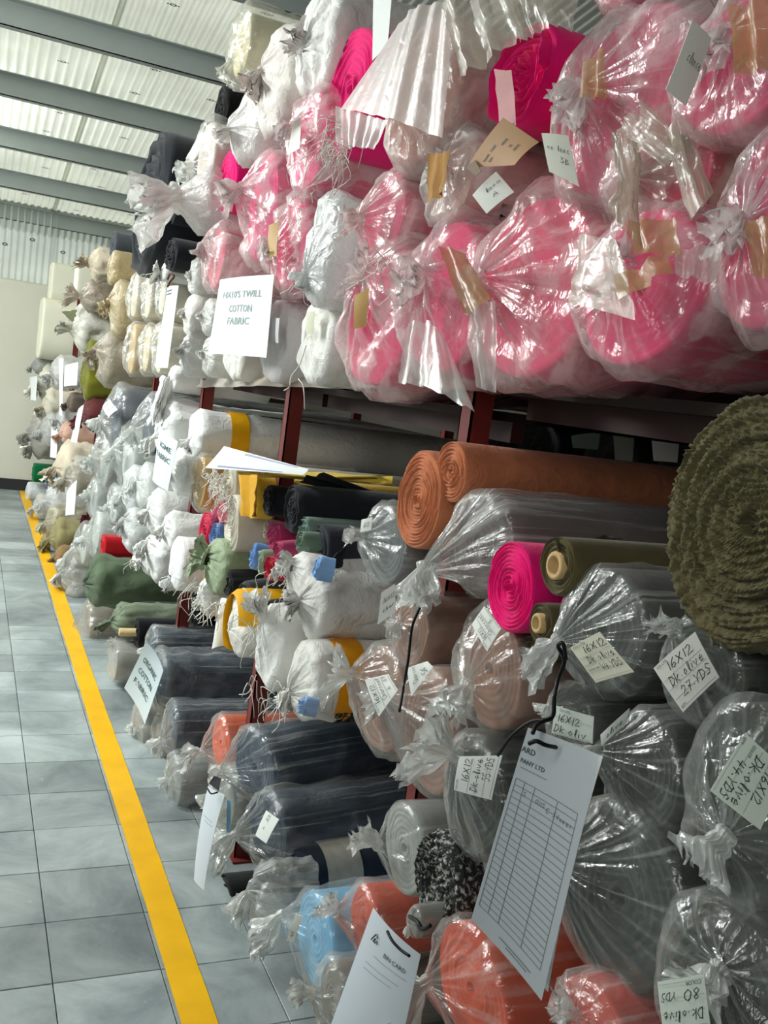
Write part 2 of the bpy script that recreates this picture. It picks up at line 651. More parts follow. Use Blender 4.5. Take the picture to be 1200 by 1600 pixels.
class Sheet:
    """a thin sheet spanned by four corners (top-left, top-right, bottom-right, bottom-left in its own reading direction)"""

    def __init__(self, c, curl=0.0, vcurl=0.0, wave=0.0, seed=0):
        self.c = [np.asarray(x, float) for x in c]
        n = np.cross(self.c[1] - self.c[0], self.c[3] - self.c[0])
        n /= np.linalg.norm(n)
        ctr = sum(self.c) / 4
        if n @ (EYE - ctr) < 0:
            n = -n
        self.n = n
        self.w = (np.linalg.norm(self.c[1] - self.c[0]) + np.linalg.norm(self.c[2] - self.c[3])) / 2
        self.h = (np.linalg.norm(self.c[3] - self.c[0]) + np.linalg.norm(self.c[2] - self.c[1])) / 2
        self.curl, self.vcurl, self.wave, self.seed = curl, vcurl, wave, seed

    def __call__(self, u, v, lift=0.0):
        u, v = np.asarray(u, float), np.asarray(v, float)
        a, b, c, d = self.c
        P = (np.multiply.outer((1 - u) * (1 - v), a) + np.multiply.outer(u * (1 - v), b) + np.multiply.outer(u * v, c) + np.multiply.outer((1 - u) * v, d))
        k = self.curl * 4 * u * (1 - u) * self.w + self.vcurl * 4 * v * (1 - v) * self.h + self.wave * self.w * np.sin(3.1 * u + 5 * v + self.seed)
        return P + np.multiply.outer(k + lift, self.n)

    def mesh(self, name, mat, root, base, n=10, m=12, thick=0.0008, cr=0.0, label=None, fold=0.0):
        u, v = np.meshgrid(np.linspace(0, 1, n), np.linspace(0, 1, m))
        P = self(u, v)
        if cr:
            P = P + (crumple(P, self.seed + 3, 14, 5) * cr)[..., None] * self.n
        if fold:
            rg = np.random.RandomState(self.seed)
            ws_ = v * rg.uniform(-0.3, 0.3)
            f = sum(np.sin(2 * np.pi * (k * u * (1 + 0.15 * np.sin(2.2 * u + k)) + rg.uniform() + ws_)) / (1 + 0.25 * k) for k in (2, 3, 5, 9)) * 1.3
            P = P + (f * fold)[..., None] * self.n
        b = Buf()
        b.grid(P)
        if thick:
            Q = P - self.n * thick
            b.grid(Q[:, ::-1])
            for e0, e1 in ((P[0], Q[0]), (P[-1], Q[-1]), (P[:, 0], Q[:, 0]), (P[:, -1], Q[:, -1])):
                b.grid(np.stack([e0, e1]))
        return b.make(name, mat, root, base, label=label)


_T = {}


def font_geo(s):
    if s in _T:
        return _T[s]
    cu = bpy.data.curves.new('lettering', 'FONT')
    cu.body = s
    cu.resolution_u = 2
    cu.offset = 0.012
    o = bpy.data.objects.new('lettering', cu)
    COL.objects.link(o)
    dg = bpy.context.evaluated_depsgraph_get()
    me = o.evaluated_get(dg).to_mesh()
    V = np.array([tuple(v.co)[:2] for v in me.vertices])
    F = [tuple(p.vertices) for p in me.polygons]
    o.evaluated_get(dg).to_mesh_clear()
    bpy.data.objects.remove(o)
    bpy.data.curves.remove(cu)
    x0, x1 = V[:, 0].min(), V[:, 0].max()
    V[:, 0] -= x0
    V = V / 0.70       # capital height becomes 1
    _T[s] = (V, F, (x1 - x0) / 0.70)
    return _T[s]


G = {'0': [[(.4, 1), (.1, .7), (.1, .3), (.4, 0), (.7, .3), (.7, .7), (.4, 1)]], '1': [[(.3, 1), (.3, 0)]],
     '2': [[(.05, .75), (.3, 1), (.6, .8), (.5, .5), (.05, 0), (.8, .08)]], '3': [[(.1, .95), (.6, .9), (.3, .55), (.65, .3), (.4, 0), (.05, .1)]],
     '4': [[(.2, 1), (.08, .45), (.75, .45)], [(.55, .85), (.5, 0)]], '5': [[(.7, 1), (.2, 1), (.15, .6), (.55, .55), (.65, .25), (.4, 0), (.05, .1)]],
     '6': [[(.55, 1), (.2, .6), (.1, .2), (.35, 0), (.65, .2), (.5, .45), (.15, .3)]], '7': [[(.05, .95), (.7, 1), (.35, 0)], [(.2, .5), (.6, .5)]],
     '8': [[(.35, .5), (.1, .8), (.35, 1), (.6, .8), (.35, .5), (.05, .2), (.35, 0), (.65, .2), (.35, .5)]],
     '9': [[(.6, .7), (.35, .5), (.1, .75), (.35, 1), (.6, .75), (.5, 0)]], 'X': [[(.05, .9), (.7, .1)], [(.7, .95), (.05, .05)]],
     'D': [[(.15, 1), (.12, 0)], [(.0, .95), (.5, .9), (.75, .5), (.5, .1), (.0, 0)]], 'k': [[(.15, 1), (.12, 0)], [(.6, .6), (.15, .3), (.65, 0)]],
     '.': [[(.2, .25), (.3, .2)]], 'o': [[(.35, .55), (.1, .3), (.35, 0), (.6, .3), (.35, .55)]], 'l': [[(.2, 0), (.35, .9), (.2, 1), (.15, .2), (.4, 0)]],
     'i': [[(.2, .5), (.2, 0)], [(.22, .75), (.25, .8)]], 'v': [[(.05, .55), (.3, 0), (.6, .6)]], 'e': [[(.1, .3), (.55, .35), (.4, .6), (.1, .35), (.2, 0), (.6, .1)]],
     'Y': [[(.05, 1), (.35, .5), (.75, 1)], [(.35, .5), (.3, 0)]], 'S': [[(.65, .9), (.3, 1), (.15, .75), (.55, .45), (.5, .1), (.05, .05)]],
     'C': [[(.7, .85), (.35, 1), (.05, .5), (.3, 0), (.75, .15)]], 'h': [[(.12, 1), (.1, 0)], [(.1, .35), (.4, .55), (.5, 0)]],
     'a': [[(.5, .5), (.2, .55), (.1, .2), (.35, 0), (.5, .5), (.6, 0)]], 'r': [[(.1, .5), (.12, 0)], [(.12, .3), (.5, .55)]],
     'c': [[(.5, .5), (.2, .5), (.1, .2), (.5, .05)]], 'A': [[(.05, 0), (.4, 1), (.7, 0)], [(.15, .4), (.6, .4)]], 't': [[(.3, .95), (.25, 0), (.5, .05)], [(.05, .6), (.6, .6)]],
     'n': [[(.1, .5), (.1, 0)], [(.1, .3), (.4, .5), (.45, 0)]], 'd': [[(.5, 1), (.5, 0), (.15, .1), (.15, .45), (.5, .45)]], 'B': [[(.1, 0), (.12, 1), (.55, .8), (.15, .5), (.65, .25), (.1, 0)]],
     ' ': []}


def stroke_geo(s, pen=0.10, seed=0):
    rg = np.random.RandomState(seed + len(s))
    b = Buf()
    x = 0.0
    for ch in s:
        for st in G.get(ch, []):
            p = np.array(st) * np.array([1, 1])
            p[:, 0] += 0.18 * p[:, 1] + x
            p += rg.normal(size=p.shape) * 0.03
            d = np.gradient(p, axis=0)
            d /= np.linalg.norm(d, axis=1)[:, None] + 1e-6
            nn = np.stack([-d[:, 1], d[:, 0]], 1) * pen / 2
            V = np.concatenate([p + nn, p - nn])
            k = len(p)
            b.add(np.c_[V, np.zeros(2 * k)], [(i, i + 1, k + i + 1, k + i) for i in range(k - 1)])
        x += 0.85 if ch not in '.i1l' else 0.5
    return np.concatenate(b.V)[:, :2], b.F, x


def write(sheet, lines, parent, base, mat, name='lettering', hand=False):
    """lines: (text, u of left edge or None = centred, v of baseline, cap height as a share of the sheet height[, stretch])"""
    B = Buf()
    for ln in lines:
        s, u0, v0, h = ln[:4]
        V, F, w = stroke_geo(s, seed=int(v0 * 99)) if hand else font_geo(s)
        k = h * sheet.h
        st = ln[4] * sheet.w / (w * k) if len(ln) > 4 else 1.0
        wid = w * k * st / sheet.w
        if u0 is not None and u0 + wid > 0.95:
            st *= (0.95 - u0) / wid
            wid = 0.95 - u0
        if u0 is None:
            u0 = 0.5 - wid / 2
        u = u0 + V[:, 0] * k * st / sheet.w
        v = v0 - V[:, 1] * h
        B.add(sheet(u, v, 0.0012), F)
    return B.make(name, mat, parent, base, smooth=False)


def rules(sheet, segs, parent, base, mat, t=0.0007, name='ruled_lines'):
    B = Buf()
    for (u0, v0, u1, v1) in segs:
        n = 8
        u, v = np.linspace(u0, u1, n), np.linspace(v0, v1, n)
        if abs(u1 - u0) * sheet.w > abs(v1 - v0) * sheet.h:
            P = np.stack([sheet(u, v - t / sheet.h, 0.001), sheet(u, v + t / sheet.h, 0.001)])
        else:
            P = np.stack([sheet(u - t / sheet.w, v, 0.001), sheet(u + t / sheet.w, v, 0.001)])
        B.grid(P)
    return B.make(name, mat, parent, base, smooth=False, kind='stuff')


def rot_wall(px):
    return [W(*p) for p in px]

# ================================================================== the setting
def empty_struct(name, loc=(0, 0, 0)):
    o = bpy.data.objects.new(name, None)
    COL.objects.link(o)
    o.location = loc
    o['kind'] = 'structure'
    return o


def tile_material():
    m, nt, out = _new('floor_tile')
    L = nt.links.new
    p = _n(nt, 'ShaderNodeBsdfPrincipled')
    tc = _n(nt, 'ShaderNodeTexCoord')
    oi = _n(nt, 'ShaderNodeObjectInfo')
    ad = _n(nt, 'ShaderNodeVectorMath', operation='ADD')
    L(tc.outputs['Object'], ad.inputs[0])
    L(oi.outputs['Location'], ad.inputs[1])
    n1 = _n(nt, 'ShaderNodeTexNoise')
    n1.inputs['Scale'].default_value = 3.2
    n1.inputs['Detail'].default_value = 8
    n1.inputs['Roughness'].default_value = 0.65
    n1.inputs['Distortion'].default_value = 0.6
    L(ad.outputs[0], n1.inputs['Vector'])
    cr = _n(nt, 'ShaderNodeValToRGB')
    cr.color_ramp.elements[0].position = 0.32
    cr.color_ramp.elements[0].color = lin((126, 137, 139)) + (1,)
    cr.color_ramp.elements[1].position = 0.68
    cr.color_ramp.elements[1].color = lin((186, 195, 194)) + (1,)
    L(n1.outputs[0], cr.inputs[0])
    hv = _n(nt, 'ShaderNodeHueSaturation')
    mr = _n(nt, 'ShaderNodeMapRange')
    mr.inputs[3].default_value = 0.72
    mr.inputs[4].default_value = 1.12
    L(oi.outputs['Random'], mr.inputs[0])
    L(mr.outputs[0], hv.inputs['Value'])
    L(cr.outputs[0], hv.inputs['Color'])
    # pale specks and scuffs
    n2 = _n(nt, 'ShaderNodeTexNoise')
    n2.inputs['Scale'].default_value = 26
    n2.inputs['Detail'].default_value = 4
    L(ad.outputs[0], n2.inputs['Vector'])
    c2 = _n(nt, 'ShaderNodeValToRGB')
    c2.color_ramp.elements[0].position = 0.69
    c2.color_ramp.elements[1].position = 0.76
    L(n2.outputs[0], c2.inputs[0])
    mx = _n(nt, 'ShaderNodeMix', data_type='RGBA')
    ml = _n(nt, 'ShaderNodeMath', operation='MULTIPLY')
    ml.inputs[1].default_value = 0.35
    L(c2.outputs[0], ml.inputs[0])
    L(ml.outputs[0], mx.inputs['Factor'])
    L(hv.outputs[0], mx.inputs['A'])
    mx.inputs['B'].default_value = lin((190, 196, 194)) + (1,)
    L(mx.outputs['Result'], p.inputs['Base Color'])
    rr = _n(nt, 'ShaderNodeMapRange')
    rr.inputs[3].default_value = 0.28
    rr.inputs[4].default_value = 0.62
    L(n1.outputs[0], rr.inputs[0])
    L(rr.outputs[0], p.inputs['Roughness'])
    p.inputs['Specular IOR Level'].default_value = 0.4
    b = _n(nt, 'ShaderNodeBump')
    b.inputs['Strength'].default_value = 0.15
    b.inputs['Distance'].default_value = 0.004
    L(n1.outputs[0], b.inputs['Height'])
    L(b.outputs[0], p.inputs['Normal'])
    L(p.outputs[0], out.inputs[0])
    return m


floor = empty_struct('floor')
fb = Buf()
fb.box((-7, -3, -0.12), (4, 10.6, -0.012))
fb.make('screed', plain((140, 147, 146), 0.8, name='grout', var=0.2, scale=8), floor, smooth=False)
TS = 0.2585
tb = Buf()
g_ = 0.0012
c_ = 0.0012
z0 = -0.012
tb.add([(g_, g_, z0), (TS - g_, g_, z0), (TS - g_, TS - g_, z0), (g_, TS - g_, z0),
        (g_, g_, -c_), (TS - g_, g_, -c_), (TS - g_, TS - g_, -c_), (g_, TS - g_, -c_),
        (g_ + c_, g_ + c_, 0), (TS - g_ - c_, g_ + c_, 0), (TS - g_ - c_, TS - g_ - c_, 0), (g_ + c_, TS - g_ - c_, 0)],
       [(0, 1, 5, 4), (1, 2, 6, 5), (2, 3, 7, 6), (3, 0, 4, 7), (4, 5, 9, 8), (5, 6, 10, 9), (6, 7, 11, 10), (7, 4, 8, 11), (8, 9, 10, 11)])
tile0 = tb.make('tile', tile_material(), floor, smooth=False)
first = True
rg = np.random.RandomState(4)
for i in range(-5, 3):
    for j in range(0, 34):
        x = 0.285 + i * TS
        y = 2.143 - TS * 2 + TS * j
        if y + TS > 10.42:
            continue
        if first:
            t = tile0
            first = False
        else:
            t = tile0.copy()
            COL.objects.link(t)
            t.parent = floor
        t.location = (x, y, rg.uniform(-0.0012, 0.0))

# yellow safety line painted on the tiles
lb = Buf()
ys = np.linspace(0.6, 10.35, 160)
xl = 0.553 + 0.0012 * np.sin(ys * 3.1) + rg.normal(size=160) * 0.0005
xr = 0.636 + 0.0012 * np.sin(ys * 2.3 + 1) + rg.normal(size=160) * 0.0006
top = np.full(160, 0.0016)
lb.grid(np.stack([np.c_[xl, ys, top * 0], np.c_[xl, ys, top], np.c_[xr, ys, top], np.c_[xr, ys, top * 0]]))
lm = plain((250, 188, 14), 0.5, name='yellow_floor_paint', var=0.08, scale=9)
ml_ = lb.make('floor_line', lm, smooth=False)
ml_['label'] = 'yellow painted safety line running along the grey floor tiles'
ml_['category'] = 'floor line'

# far wall: plaster below, corrugated cladding above, dark skirting
wb = Buf()
wb.box((-7, 10.4, -0.1), (4, 10.6, 2.17))
wf = wb.make('wall_far', plain((226, 223, 208), 0.85, name='cream_plaster', var=0.05, scale=1.6, bump=0.05), smooth=False)
wf['kind'] = 'structure'
wb = Buf()
wb.box((-7, 10.38, 0.0), (4, 10.4, 0.115))
o = wb.make('baseboard_far', plain((52, 52, 54), 0.6, name='dark_skirting'), smooth=False)
o['kind'] = 'structure'


def sheet_metal(name, col, tr):
    m, nt, out = _new(name)
    L = nt.links.new
    p = _n(nt, 'ShaderNodeBsdfPrincipled')
    p.inputs['Roughness'].default_value = 0.38
    p.inputs['Specular IOR Level'].default_value = 0.5
    tc = _n(nt, 'ShaderNodeTexCoord')
    n1 = _n(nt, 'ShaderNodeTexNoise')
    n1.inputs['Scale'].default_value = 2.2
    n1.inputs['Detail'].default_value = 6
    L(tc.outputs['Object'], n1.inputs['Vector'])
    cr = _n(nt, 'ShaderNodeValToRGB')
    c = lin(col)
    cr.color_ramp.elements[0].position = 0.35
    cr.color_ramp.elements[1].position = 0.65
    cr.color_ramp.elements[0].color = tuple(v * 0.88 for v in c) + (1,)
    cr.color_ramp.elements[1].color = tuple(min(1, v * 1.06) for v in c) + (1,)
    L(n1.outputs[0], cr.inputs[0])
    L(cr.outputs[0], p.inputs['Base Color'])
    t = _n(nt, 'ShaderNodeBsdfTranslucent')
    L(cr.outputs[0], t.inputs[0])
    mx = _n(nt, 'ShaderNodeMixShader')
    mx.inputs[0].default_value = tr
    L(p.outputs[0], mx.inputs[1])
    L(t.outputs[0], mx.inputs[2])
    L(mx.outputs[0], out.inputs[0])
    return m


CLAD = sheet_metal('corrugated_cladding', (214, 220, 214), 0.28)
ROOFM = sheet_metal('corrugated_roofing', (216, 220, 208), 0.45)
ROOFD = sheet_metal('opaque_roofing', (196, 200, 192), 0.06)  # sheets made opaque over rack and near end to darken the stack
MARK = plain((58, 62, 66), 0.6, name='printed_mark')
PITCH = 0.0625


def corrugated(x0, x1, rows, name, mat, parent, axis, amp=0.009):
    """rows: list of (y, z) along the sheet; axis: direction of the ribs' height"""
    n = int(round((x1 - x0) / PITCH)) * 8 + 1
    x = np.linspace(x0, x1, n)
    ph = ((x - x0) / PITCH) % 1.0
    h = amp * np.clip(1.6 * np.cos(2 * np.pi * ph), -1, 1)
    P = []
    for (y, z) in rows:
        P.append(np.stack([x, y + h * axis[0], z + h * axis[1]], 1))
    b = Buf()
    b.grid(np.array(P))
    return b.make(name, mat, parent)


clad = empty_struct('trim_1', (0, 10.36, 2.15))
for k in range(-6, 4):
    x0 = 0.665 + k
    corrugated(x0 + 0.004, x0 + 1.03, [(0.0 - 0.004 * (k % 2), 0.0), (0.0 - 0.004 * (k % 2), 0.88)], 'cladding_sheet', CLAD, clad, (1, 0))
SL = 0.15


def zr(y):
    return 2.717 + SL * (10.4 - y)


ceil = empty_struct('ceiling')
for k in range(-6, 4):
    x0 = 0.63 + k
    up = 0.155 + 0.004 * (k % 2)
    s = corrugated(x0, x0 + 1.035, [(10.42, zr(10.42) + up), (5.2, zr(5.2) + up)], 'roof_sheet', ROOFM if k < 1 else ROOFD, ceil, (0, 1))
    corrugated(x0, x0 + 1.035, [(5.3, zr(5.3) + up + 0.012), (-2.7, zr(-2.7) + up + 0.012)], 'roof_sheet', ROOFD, ceil, (0, 1))
    # maker's marks printed along the sheets: a ring between two arrowheads and a faint line of small print
    b = Buf()
    if -4 <= k <= 0:
        for r in range(12):
            for c in range(2):
                y = 10.1 - r * 0.43 - 0.2 * c
                x = x0 + 0.22 + 0.5 * c + 0.06 * (r % 3)
                z = zr(y) + 0.155 - 0.0125
                t = np.linspace(0, 2 * np.pi, 12, endpoint=False)
                P = np.stack([np.c_[x + 0.022 * np.cos(t), y + 0.014 * np.sin(t), np.full(12, z) - SL * 0.014 * np.sin(t)],
                              np.c_[x + 0.012 * np.cos(t), y + 0.007 * np.sin(t), np.full(12, z) - SL * 0.007 * np.sin(t)]])
                b.grid(P, True)
                for sg in (-1, 1):
                    b.add([(x + sg * 0.026, y - 0.012, z), (x + sg * 0.026, y + 0.012, z), (x + sg * 0.042, y, z)], [(0, 1, 2)])
        b.make('printed_marks', MARK, s, smooth=False, kind='stuff')
b = Buf()
for r, (dx, dz) in enumerate([(-1.02, 0.55), (-0.72, 0.36), (-0.30, 0.33), (0.12, 0.42), (0.62, 0.35), (0.92, 0.30), (1.3, 0.4)]):
    t = np.linspace(0, 2 * np.pi, 12, endpoint=False)
    x, z, y = 0.4 + dx * 0.6, dz, -0.0135
    b.grid(np.stack([np.c_[x + 0.026 * np.cos(t), np.full(12, y), z + 0.015 * np.sin(t)], np.c_[x + 0.015 * np.cos(t), np.full(12, y), z + 0.008 * np.sin(t)]]), True)
b.make('printed_marks', MARK, clad, smooth=False, kind='stuff')
PUR = plain((160, 168, 164), 0.5, name='purlin_steel', var=0.05, scale=5)
for k in range(0, 12):
    y = 10.35 - 1.02 * k
    z = zr(y)
    b = Buf()
    b.box((-7, y - 0.0, z), (4, y + 0.006, z + 0.145))
    b.box((-7, y, z), (4, y + 0.065, z + 0.006))
    b.box((-7, y - 0.06, z + 0.139), (4, y, z + 0.145))
    b.box((-7, y + 0.059, z), (4, y + 0.065, z + 0.02))
    b.make('purlin', PUR, ceil, smooth=False)

wb = Buf()
wb.box((3.4, -3, -0.1), (3.6, 10.4, 4.6))
o = wb.make('wall_right', plain((84, 80, 74), 0.85, name='shade_toned_plaster', var=0.05, scale=1.6), smooth=False)  # wall colour darkened to stand in for shade behind the rack
o['kind'] = 'structure'

wb = Buf()
wb.box((-7, -2.8, -0.1), (3.4, -2.6, 4.7))
o = wb.make('added_wall_near', plain((84, 80, 74), 0.85, name='shade_toned_plaster', var=0.05, scale=1.6), smooth=False)  # unseen wall added behind the camera to keep ambient light out
o['kind'] = 'structure'

# ------------------------------------------------------------------ storage rack
STEEL = plain((112, 44, 40), 0.55, name='red_oxide_steel', var=0.12, scale=14)
BEAM = plain((58, 34, 32), 0.6, name='dark_beam_steel', var=0.1, scale=14)
BOARD = plain((44, 35, 30), 0.8, name='deck_board', var=0.25, scale=8)
POSTY = [-0.62, 0.46, 1.56, 2.66, 3.78, 4.9, 6.0, 7.1, 8.2, 9.3]


def deck_z(y):
    return 1.535 if y < 1.56 else 1.485 if y < 3.3 else (1.33 if y < 6.5 else 1.36)


rack = thing('storage_rack', 'red oxide steel storage rack carrying all the fabric rolls', 'rack', (0.9, -0.62, 0))
rb = np.array([0.9, -0.62, 0])
for y in POSTY:
    for x in (0.86, 1.98):
        b = Buf()
        b.box((x, y - 0.022, 0.0), (x + 0.045, y - 0.018, 2.05))
        b.box((x, y - 0.022, 0.0), (x + 0.004, y + 0.022, 2.05))
        b.box((x, y + 0.018, 0.0), (x + 0.045, y + 0.022, 2.05))
        b.box((x - 0.01, y - 0.05, 0.0), (x + 0.06, y + 0.05, 0.006))
        b.make('post', STEEL, rack, rb, smooth=False)
for i in range(len(POSTY) - 1):
    y0, y1 = POSTY[i], POSTY[i + 1]
    for z in ((0.09, deck_z((y0 + y1) / 2)) if y1 < 1.6 else (0.09, 0.72, deck_z((y0 + y1) / 2))):
        for x in (0.98, 1.94):
            b = Buf()
            b.box((x, y0 + 0.023, z - 0.045), (x + 0.03, y1 - 0.023, z - 0.004))
            b.make('beam', BEAM, rack, rb, smooth=False)
        for k in range(3):
            b = Buf()
            xa = 0.90 + k * 0.36
            b.box((xa + 0.003, y0 + 0.023, z - 0.004), (xa + 0.357, y1 - 0.023, z + 0.014))
            b.make('deck_board', BOARD, rack, rb, smooth=False)

# ================================================================== kinds of bundle
PINK = (236, 16, 118)
_seed = [10]


def nseed():
    _seed[0] += 1
    return _seed[0]


def place(px, py, X, rv):
    P = W(px, py, X)
    return P, rv / ppm(P)


def bare_roll(label, px, py, rv, col, X=0.80, asp=1.0, L=1.05, ty=0.0, tz=0.0, rot=0.0, group=None, core=None, mat=None, turns=9, sq=2, seed=None, name='fabric_roll', cat='fabric roll', flapc=None, **kw):
    s = seed or nseed()
    P, rz = place(px, py, X, rv)
    fr = Frame(P, ty, tz, rot)
    base = P + np.array([0, 0, -rz])
    t = thing(name, label, cat, base, group)
    m = mat or cloth(col)
    fabric_body(fr, rz * asp, rz, L, m, t, base, sq=sq, seed=s, turns=turns, hole=(0.46 if core else 0.0), **kw)
    if core:
        th = np.linspace(0, 2 * np.pi, 20, endpoint=False)
        k = 0.47 * rz
        R = [(k, -0.1), (k * 1.0, 0.006), (k * 0.66, 0.008), (k * 0.64, -0.3)]
        b = Buf()
        b.grid(np.array([fr.at(a * np.cos(th) * asp, a * np.sin(th), np.full(20, w)) for a, w in R]), True)
        b.make('core_tube', plain((206, 172, 120), 0.8, name='card_core', var=0.12), t, base)
    t['_r'] = rz
    return t, fr, rz, base


def bag(label, px, py, rv, col, X=0.80, asp=1.0, L=0.6, ty=0.0, tz=0.0, rot=0.0, sq=2, group=None, op=0.12, fcol=(236, 238, 234), seed=None, name='wrapped_fabric_roll', cat='fabric roll', gl=1.7,
        cr=0.04, fb=0.2, fmat=None, bl=None, lump=0.03, fr_r=0.94, rough=0.2, patch=0.04, streak=0.22, fc=0.16, **kw):
    s = seed or nseed()
    P, rz = place(px, py, X, rv)
    fr = Frame(P, ty, tz, rot)
    base = P + np.array([0, 0, -rz])
    t = thing(name, label, cat, base, group)
    fabric_body(fr, rz * asp * fr_r, rz * fr_r, L, fmat or cloth(col), t, base, sq=sq, seed=s, turns=8, lump=lump, nth=40, ridge=0.0011)
    bag_shell(fr, rz * asp * fr_r, rz * fr_r, bl or L * 0.98, film(fcol, op, rough=rough, bump=fb, gl=gl, patch=patch, streak=streak, fc=fc), t, base, seed=s, sq=sq, cr=cr, tmat=film(fcol, min(0.8, op + 0.32), rough=0.22, bump=fb, gl=gl), **kw)
    return t, fr, rz, base


def sack(label, px, py, rv, col=(232, 232, 226), X=0.80, asp=1.0, L=0.55, ty=0.0, tz=0.0, rot=0.0, sq=2, group=None, seed=None, name='fabric_sack', cat='sack', cr=0.035, fray=10, mat=None, fl=0.05, gap=1.0, **kw):
    s = seed or nseed()
    P, rz = place(px, py, X, rv)
    fr = Frame(P, ty, tz, rot)
    base = P + np.array([0, 0, -rz])
    t = thing(name, label, cat, base, group)
    b = bag_shell(fr, rz * asp, rz, L, mat or sackcloth(col), t, base, seed=s, sq=sq, cr=cr, gap=gap, name='woven_cover', kname='gathered_end', **kw)
    if fray:
        ku, kv, kp = kw.get('ku', -0.15), kw.get('kv', -0.25), kw.get('kp', 0.35)
        r = min(rz * asp, rz)
        K = fr.at(np.array([ku * r]), np.array([kv * r]), np.array([kp * r + 0.02]))[0]
        threads(t, base, [K, K + np.array([-0.01, 0.01, -0.2 * r])], plain((236, 234, 226), 0.7, name='sack_thread'), fray, fl, 0.0011, s)
    return t, fr, rz, base


def wpts(pts, X):
    """picture points -> world points; each entry (px, py) or (px, py, depth offset from X)"""
    return [W(p[0], p[1], X + (p[2] if len(p) > 2 else 0)) for p in pts]


def tag(t, base, corners, X, lines=None, hand=True, col=(236, 238, 232), header=None, dxr=0.0, lab=None, curl=0.03, name='label_tag', th=0.0006, seed=0, nl=4):
    """paper label on a roll: a part of that roll"""
    c = [W(p[0], p[1], X + (p[2] if len(p) > 2 else 0)) for p in corners]
    s = Sheet(c, curl, 0.02, 0.0, seed)
    p = s.mesh(name, paper_m(col), t, base, 6, 6, th, label=lab)
    if lines:
        write(s, lines, p, base, INK, 'handwriting', hand)
    if header:
        write(s, header, p, base, INK2, 'printed_lettering', False)
        rules(s, [(0.04, v, 0.96, v) for v in np.linspace(0.36, 0.95, nl)], p, base, INK3, 0.0004)
    return s


def strip(t, base, corners, X, mat, name, n=8, m=10, fold=0.004, cr=0.004, curl=0.0, vcurl=0.0, seed=0, label=None, thick=0.0):
    c = [W(p[0], p[1], X + (p[2] if len(p) > 2 else 0)) for p in corners]
    s = Sheet(c, curl, vcurl, 0.0, seed)
    return s.mesh(name, mat, t, base, n, m, thick, cr=cr, fold=fold, label=label)


def card(name, label, cat, corners, X, col=(238, 243, 246), curl=0.04, vcurl=0.0, n=24, m=24, group=None, wave=0.0):
    c = [W(p[0], p[1], X + (p[2] if len(p) > 2 else 0)) for p in corners]
    base = min(c, key=lambda q: q[2])
    t = thing(name, label, cat, base, group)
    s = Sheet(c, curl, vcurl, wave)
    p = s.mesh('sheet', paper_m(col), t, base, n, m, 0.0008)
    return t, s, base, p


def cord(t, base, pts, X, r=0.0022, name='cord', mat=None):
    b = Buf()
    b.tube(curve_pts(wpts(pts, X), 6), r, 6)
    return b.make(name, mat or CORD, t, base)


def cloth_end(t, b, px, py, rv, col, X, L=0.05, seed=1):
    """bit of cloth showing in the mouth of a sack: part of that sack"""
    P, rz = place(px, py, X, rv)
    fabric_body(Frame(P, 0.2, 0.1, 0.4), rz, rz, L, cloth(col), t, b, seed=seed, turns=4, ridge=0.006, lump=0.12, step=0.1, name='cloth_end')

# ================================================================== top shelf, from the camera's end towards the far wall
GT = 'plastic wrapped rolls piled on the top shelf'
PF = dict(fcol=(240, 230, 228), patch=0.6, streak=0.2, fc=0.3, op=0.24, group=GT)
DP = (214, 24, 98)
KRAFT = cloth((186, 140, 84), 0.85, 0.12, 20, 0.15, 300, name='kraft_paper')
SH = dict(bump=0.1, streak=0.0, patch=0.12)
MILKY = film((238, 236, 230), 0.42, 0.3, **SH)
THREAD = plain((236, 234, 226), 0.7, name='sack_thread')

t, f, r, b = bag('pink roll at the top right with wide brown tape and a folded white label', 1160, 95, 118, DP, X=0.74, asp=1.25, ku=0.1, kv=0.25, kp=0.3, cr=0.06, tl=0.5, td=(-0.7, 0.2, -0.5), pl=0.13, **PF)
strip(t, b, [(1140, 12, -.04), (1205, -6, -.04), (1215, 110, -.05), (1150, 118, -.06)], 0.68, TAPE, 'packing_tape', seed=2)
tag(t, b, [(1082, 30, -.03), (1112, 60), (1072, 166), (1040, 140, -.03)], 0.66, [('Oclance', 0.15, 0.5, 0.16)], col=(232, 234, 226))
t, f, r, b = bag('large dark pink roll under loose clear plastic with brown tape and a handwritten white label', 968, 165, 152, DP, X=0.77, asp=1.2, ku=-0.25, kv=0.15, kp=0.28, cr=0.06, tl=0.35, td=(-0.6, 0.4, -0.6), pl=0.12, **PF)
strip(t, b, [(905, 100, -.03), (950, 80, -.03), (938, 150, -.05), (902, 150, -.05)], 0.72, TAPE, 'packing_tape', seed=4)
tag(t, b, [(846, 208, -.02), (888, 212), (905, 292), (858, 268, -.02)], 0.68, [('oc lanc', 0.12, 0.42, 0.14), ('3B', 0.5, 0.66, 0.13)], col=(226, 228, 216))
bare_roll('bare hot pink roll with layered edges beside the hanging brown card, top shelf', 815, 122, 78, PINK, X=0.80, asp=1.1, turns=8, ridge=0.010, sq=2.4, seed=5, group=None)
t, f, r, b = bag('pink roll in cloudy plastic cut by the right frame edge, its end taped brown', 1222, 350, 172, DP, X=0.74, asp=0.9, ku=-0.2, kv=-0.05, kp=0.25, cr=0.06, tl=0.35, td=(-0.8, 0.3, -0.2), **PF)
strip(t, b, [(1170, 350, -.03), (1230, 330, -.03), (1235, 440, -.05), (1175, 430, -.05)], 0.68, TAPE, 'packing_tape', seed=6)
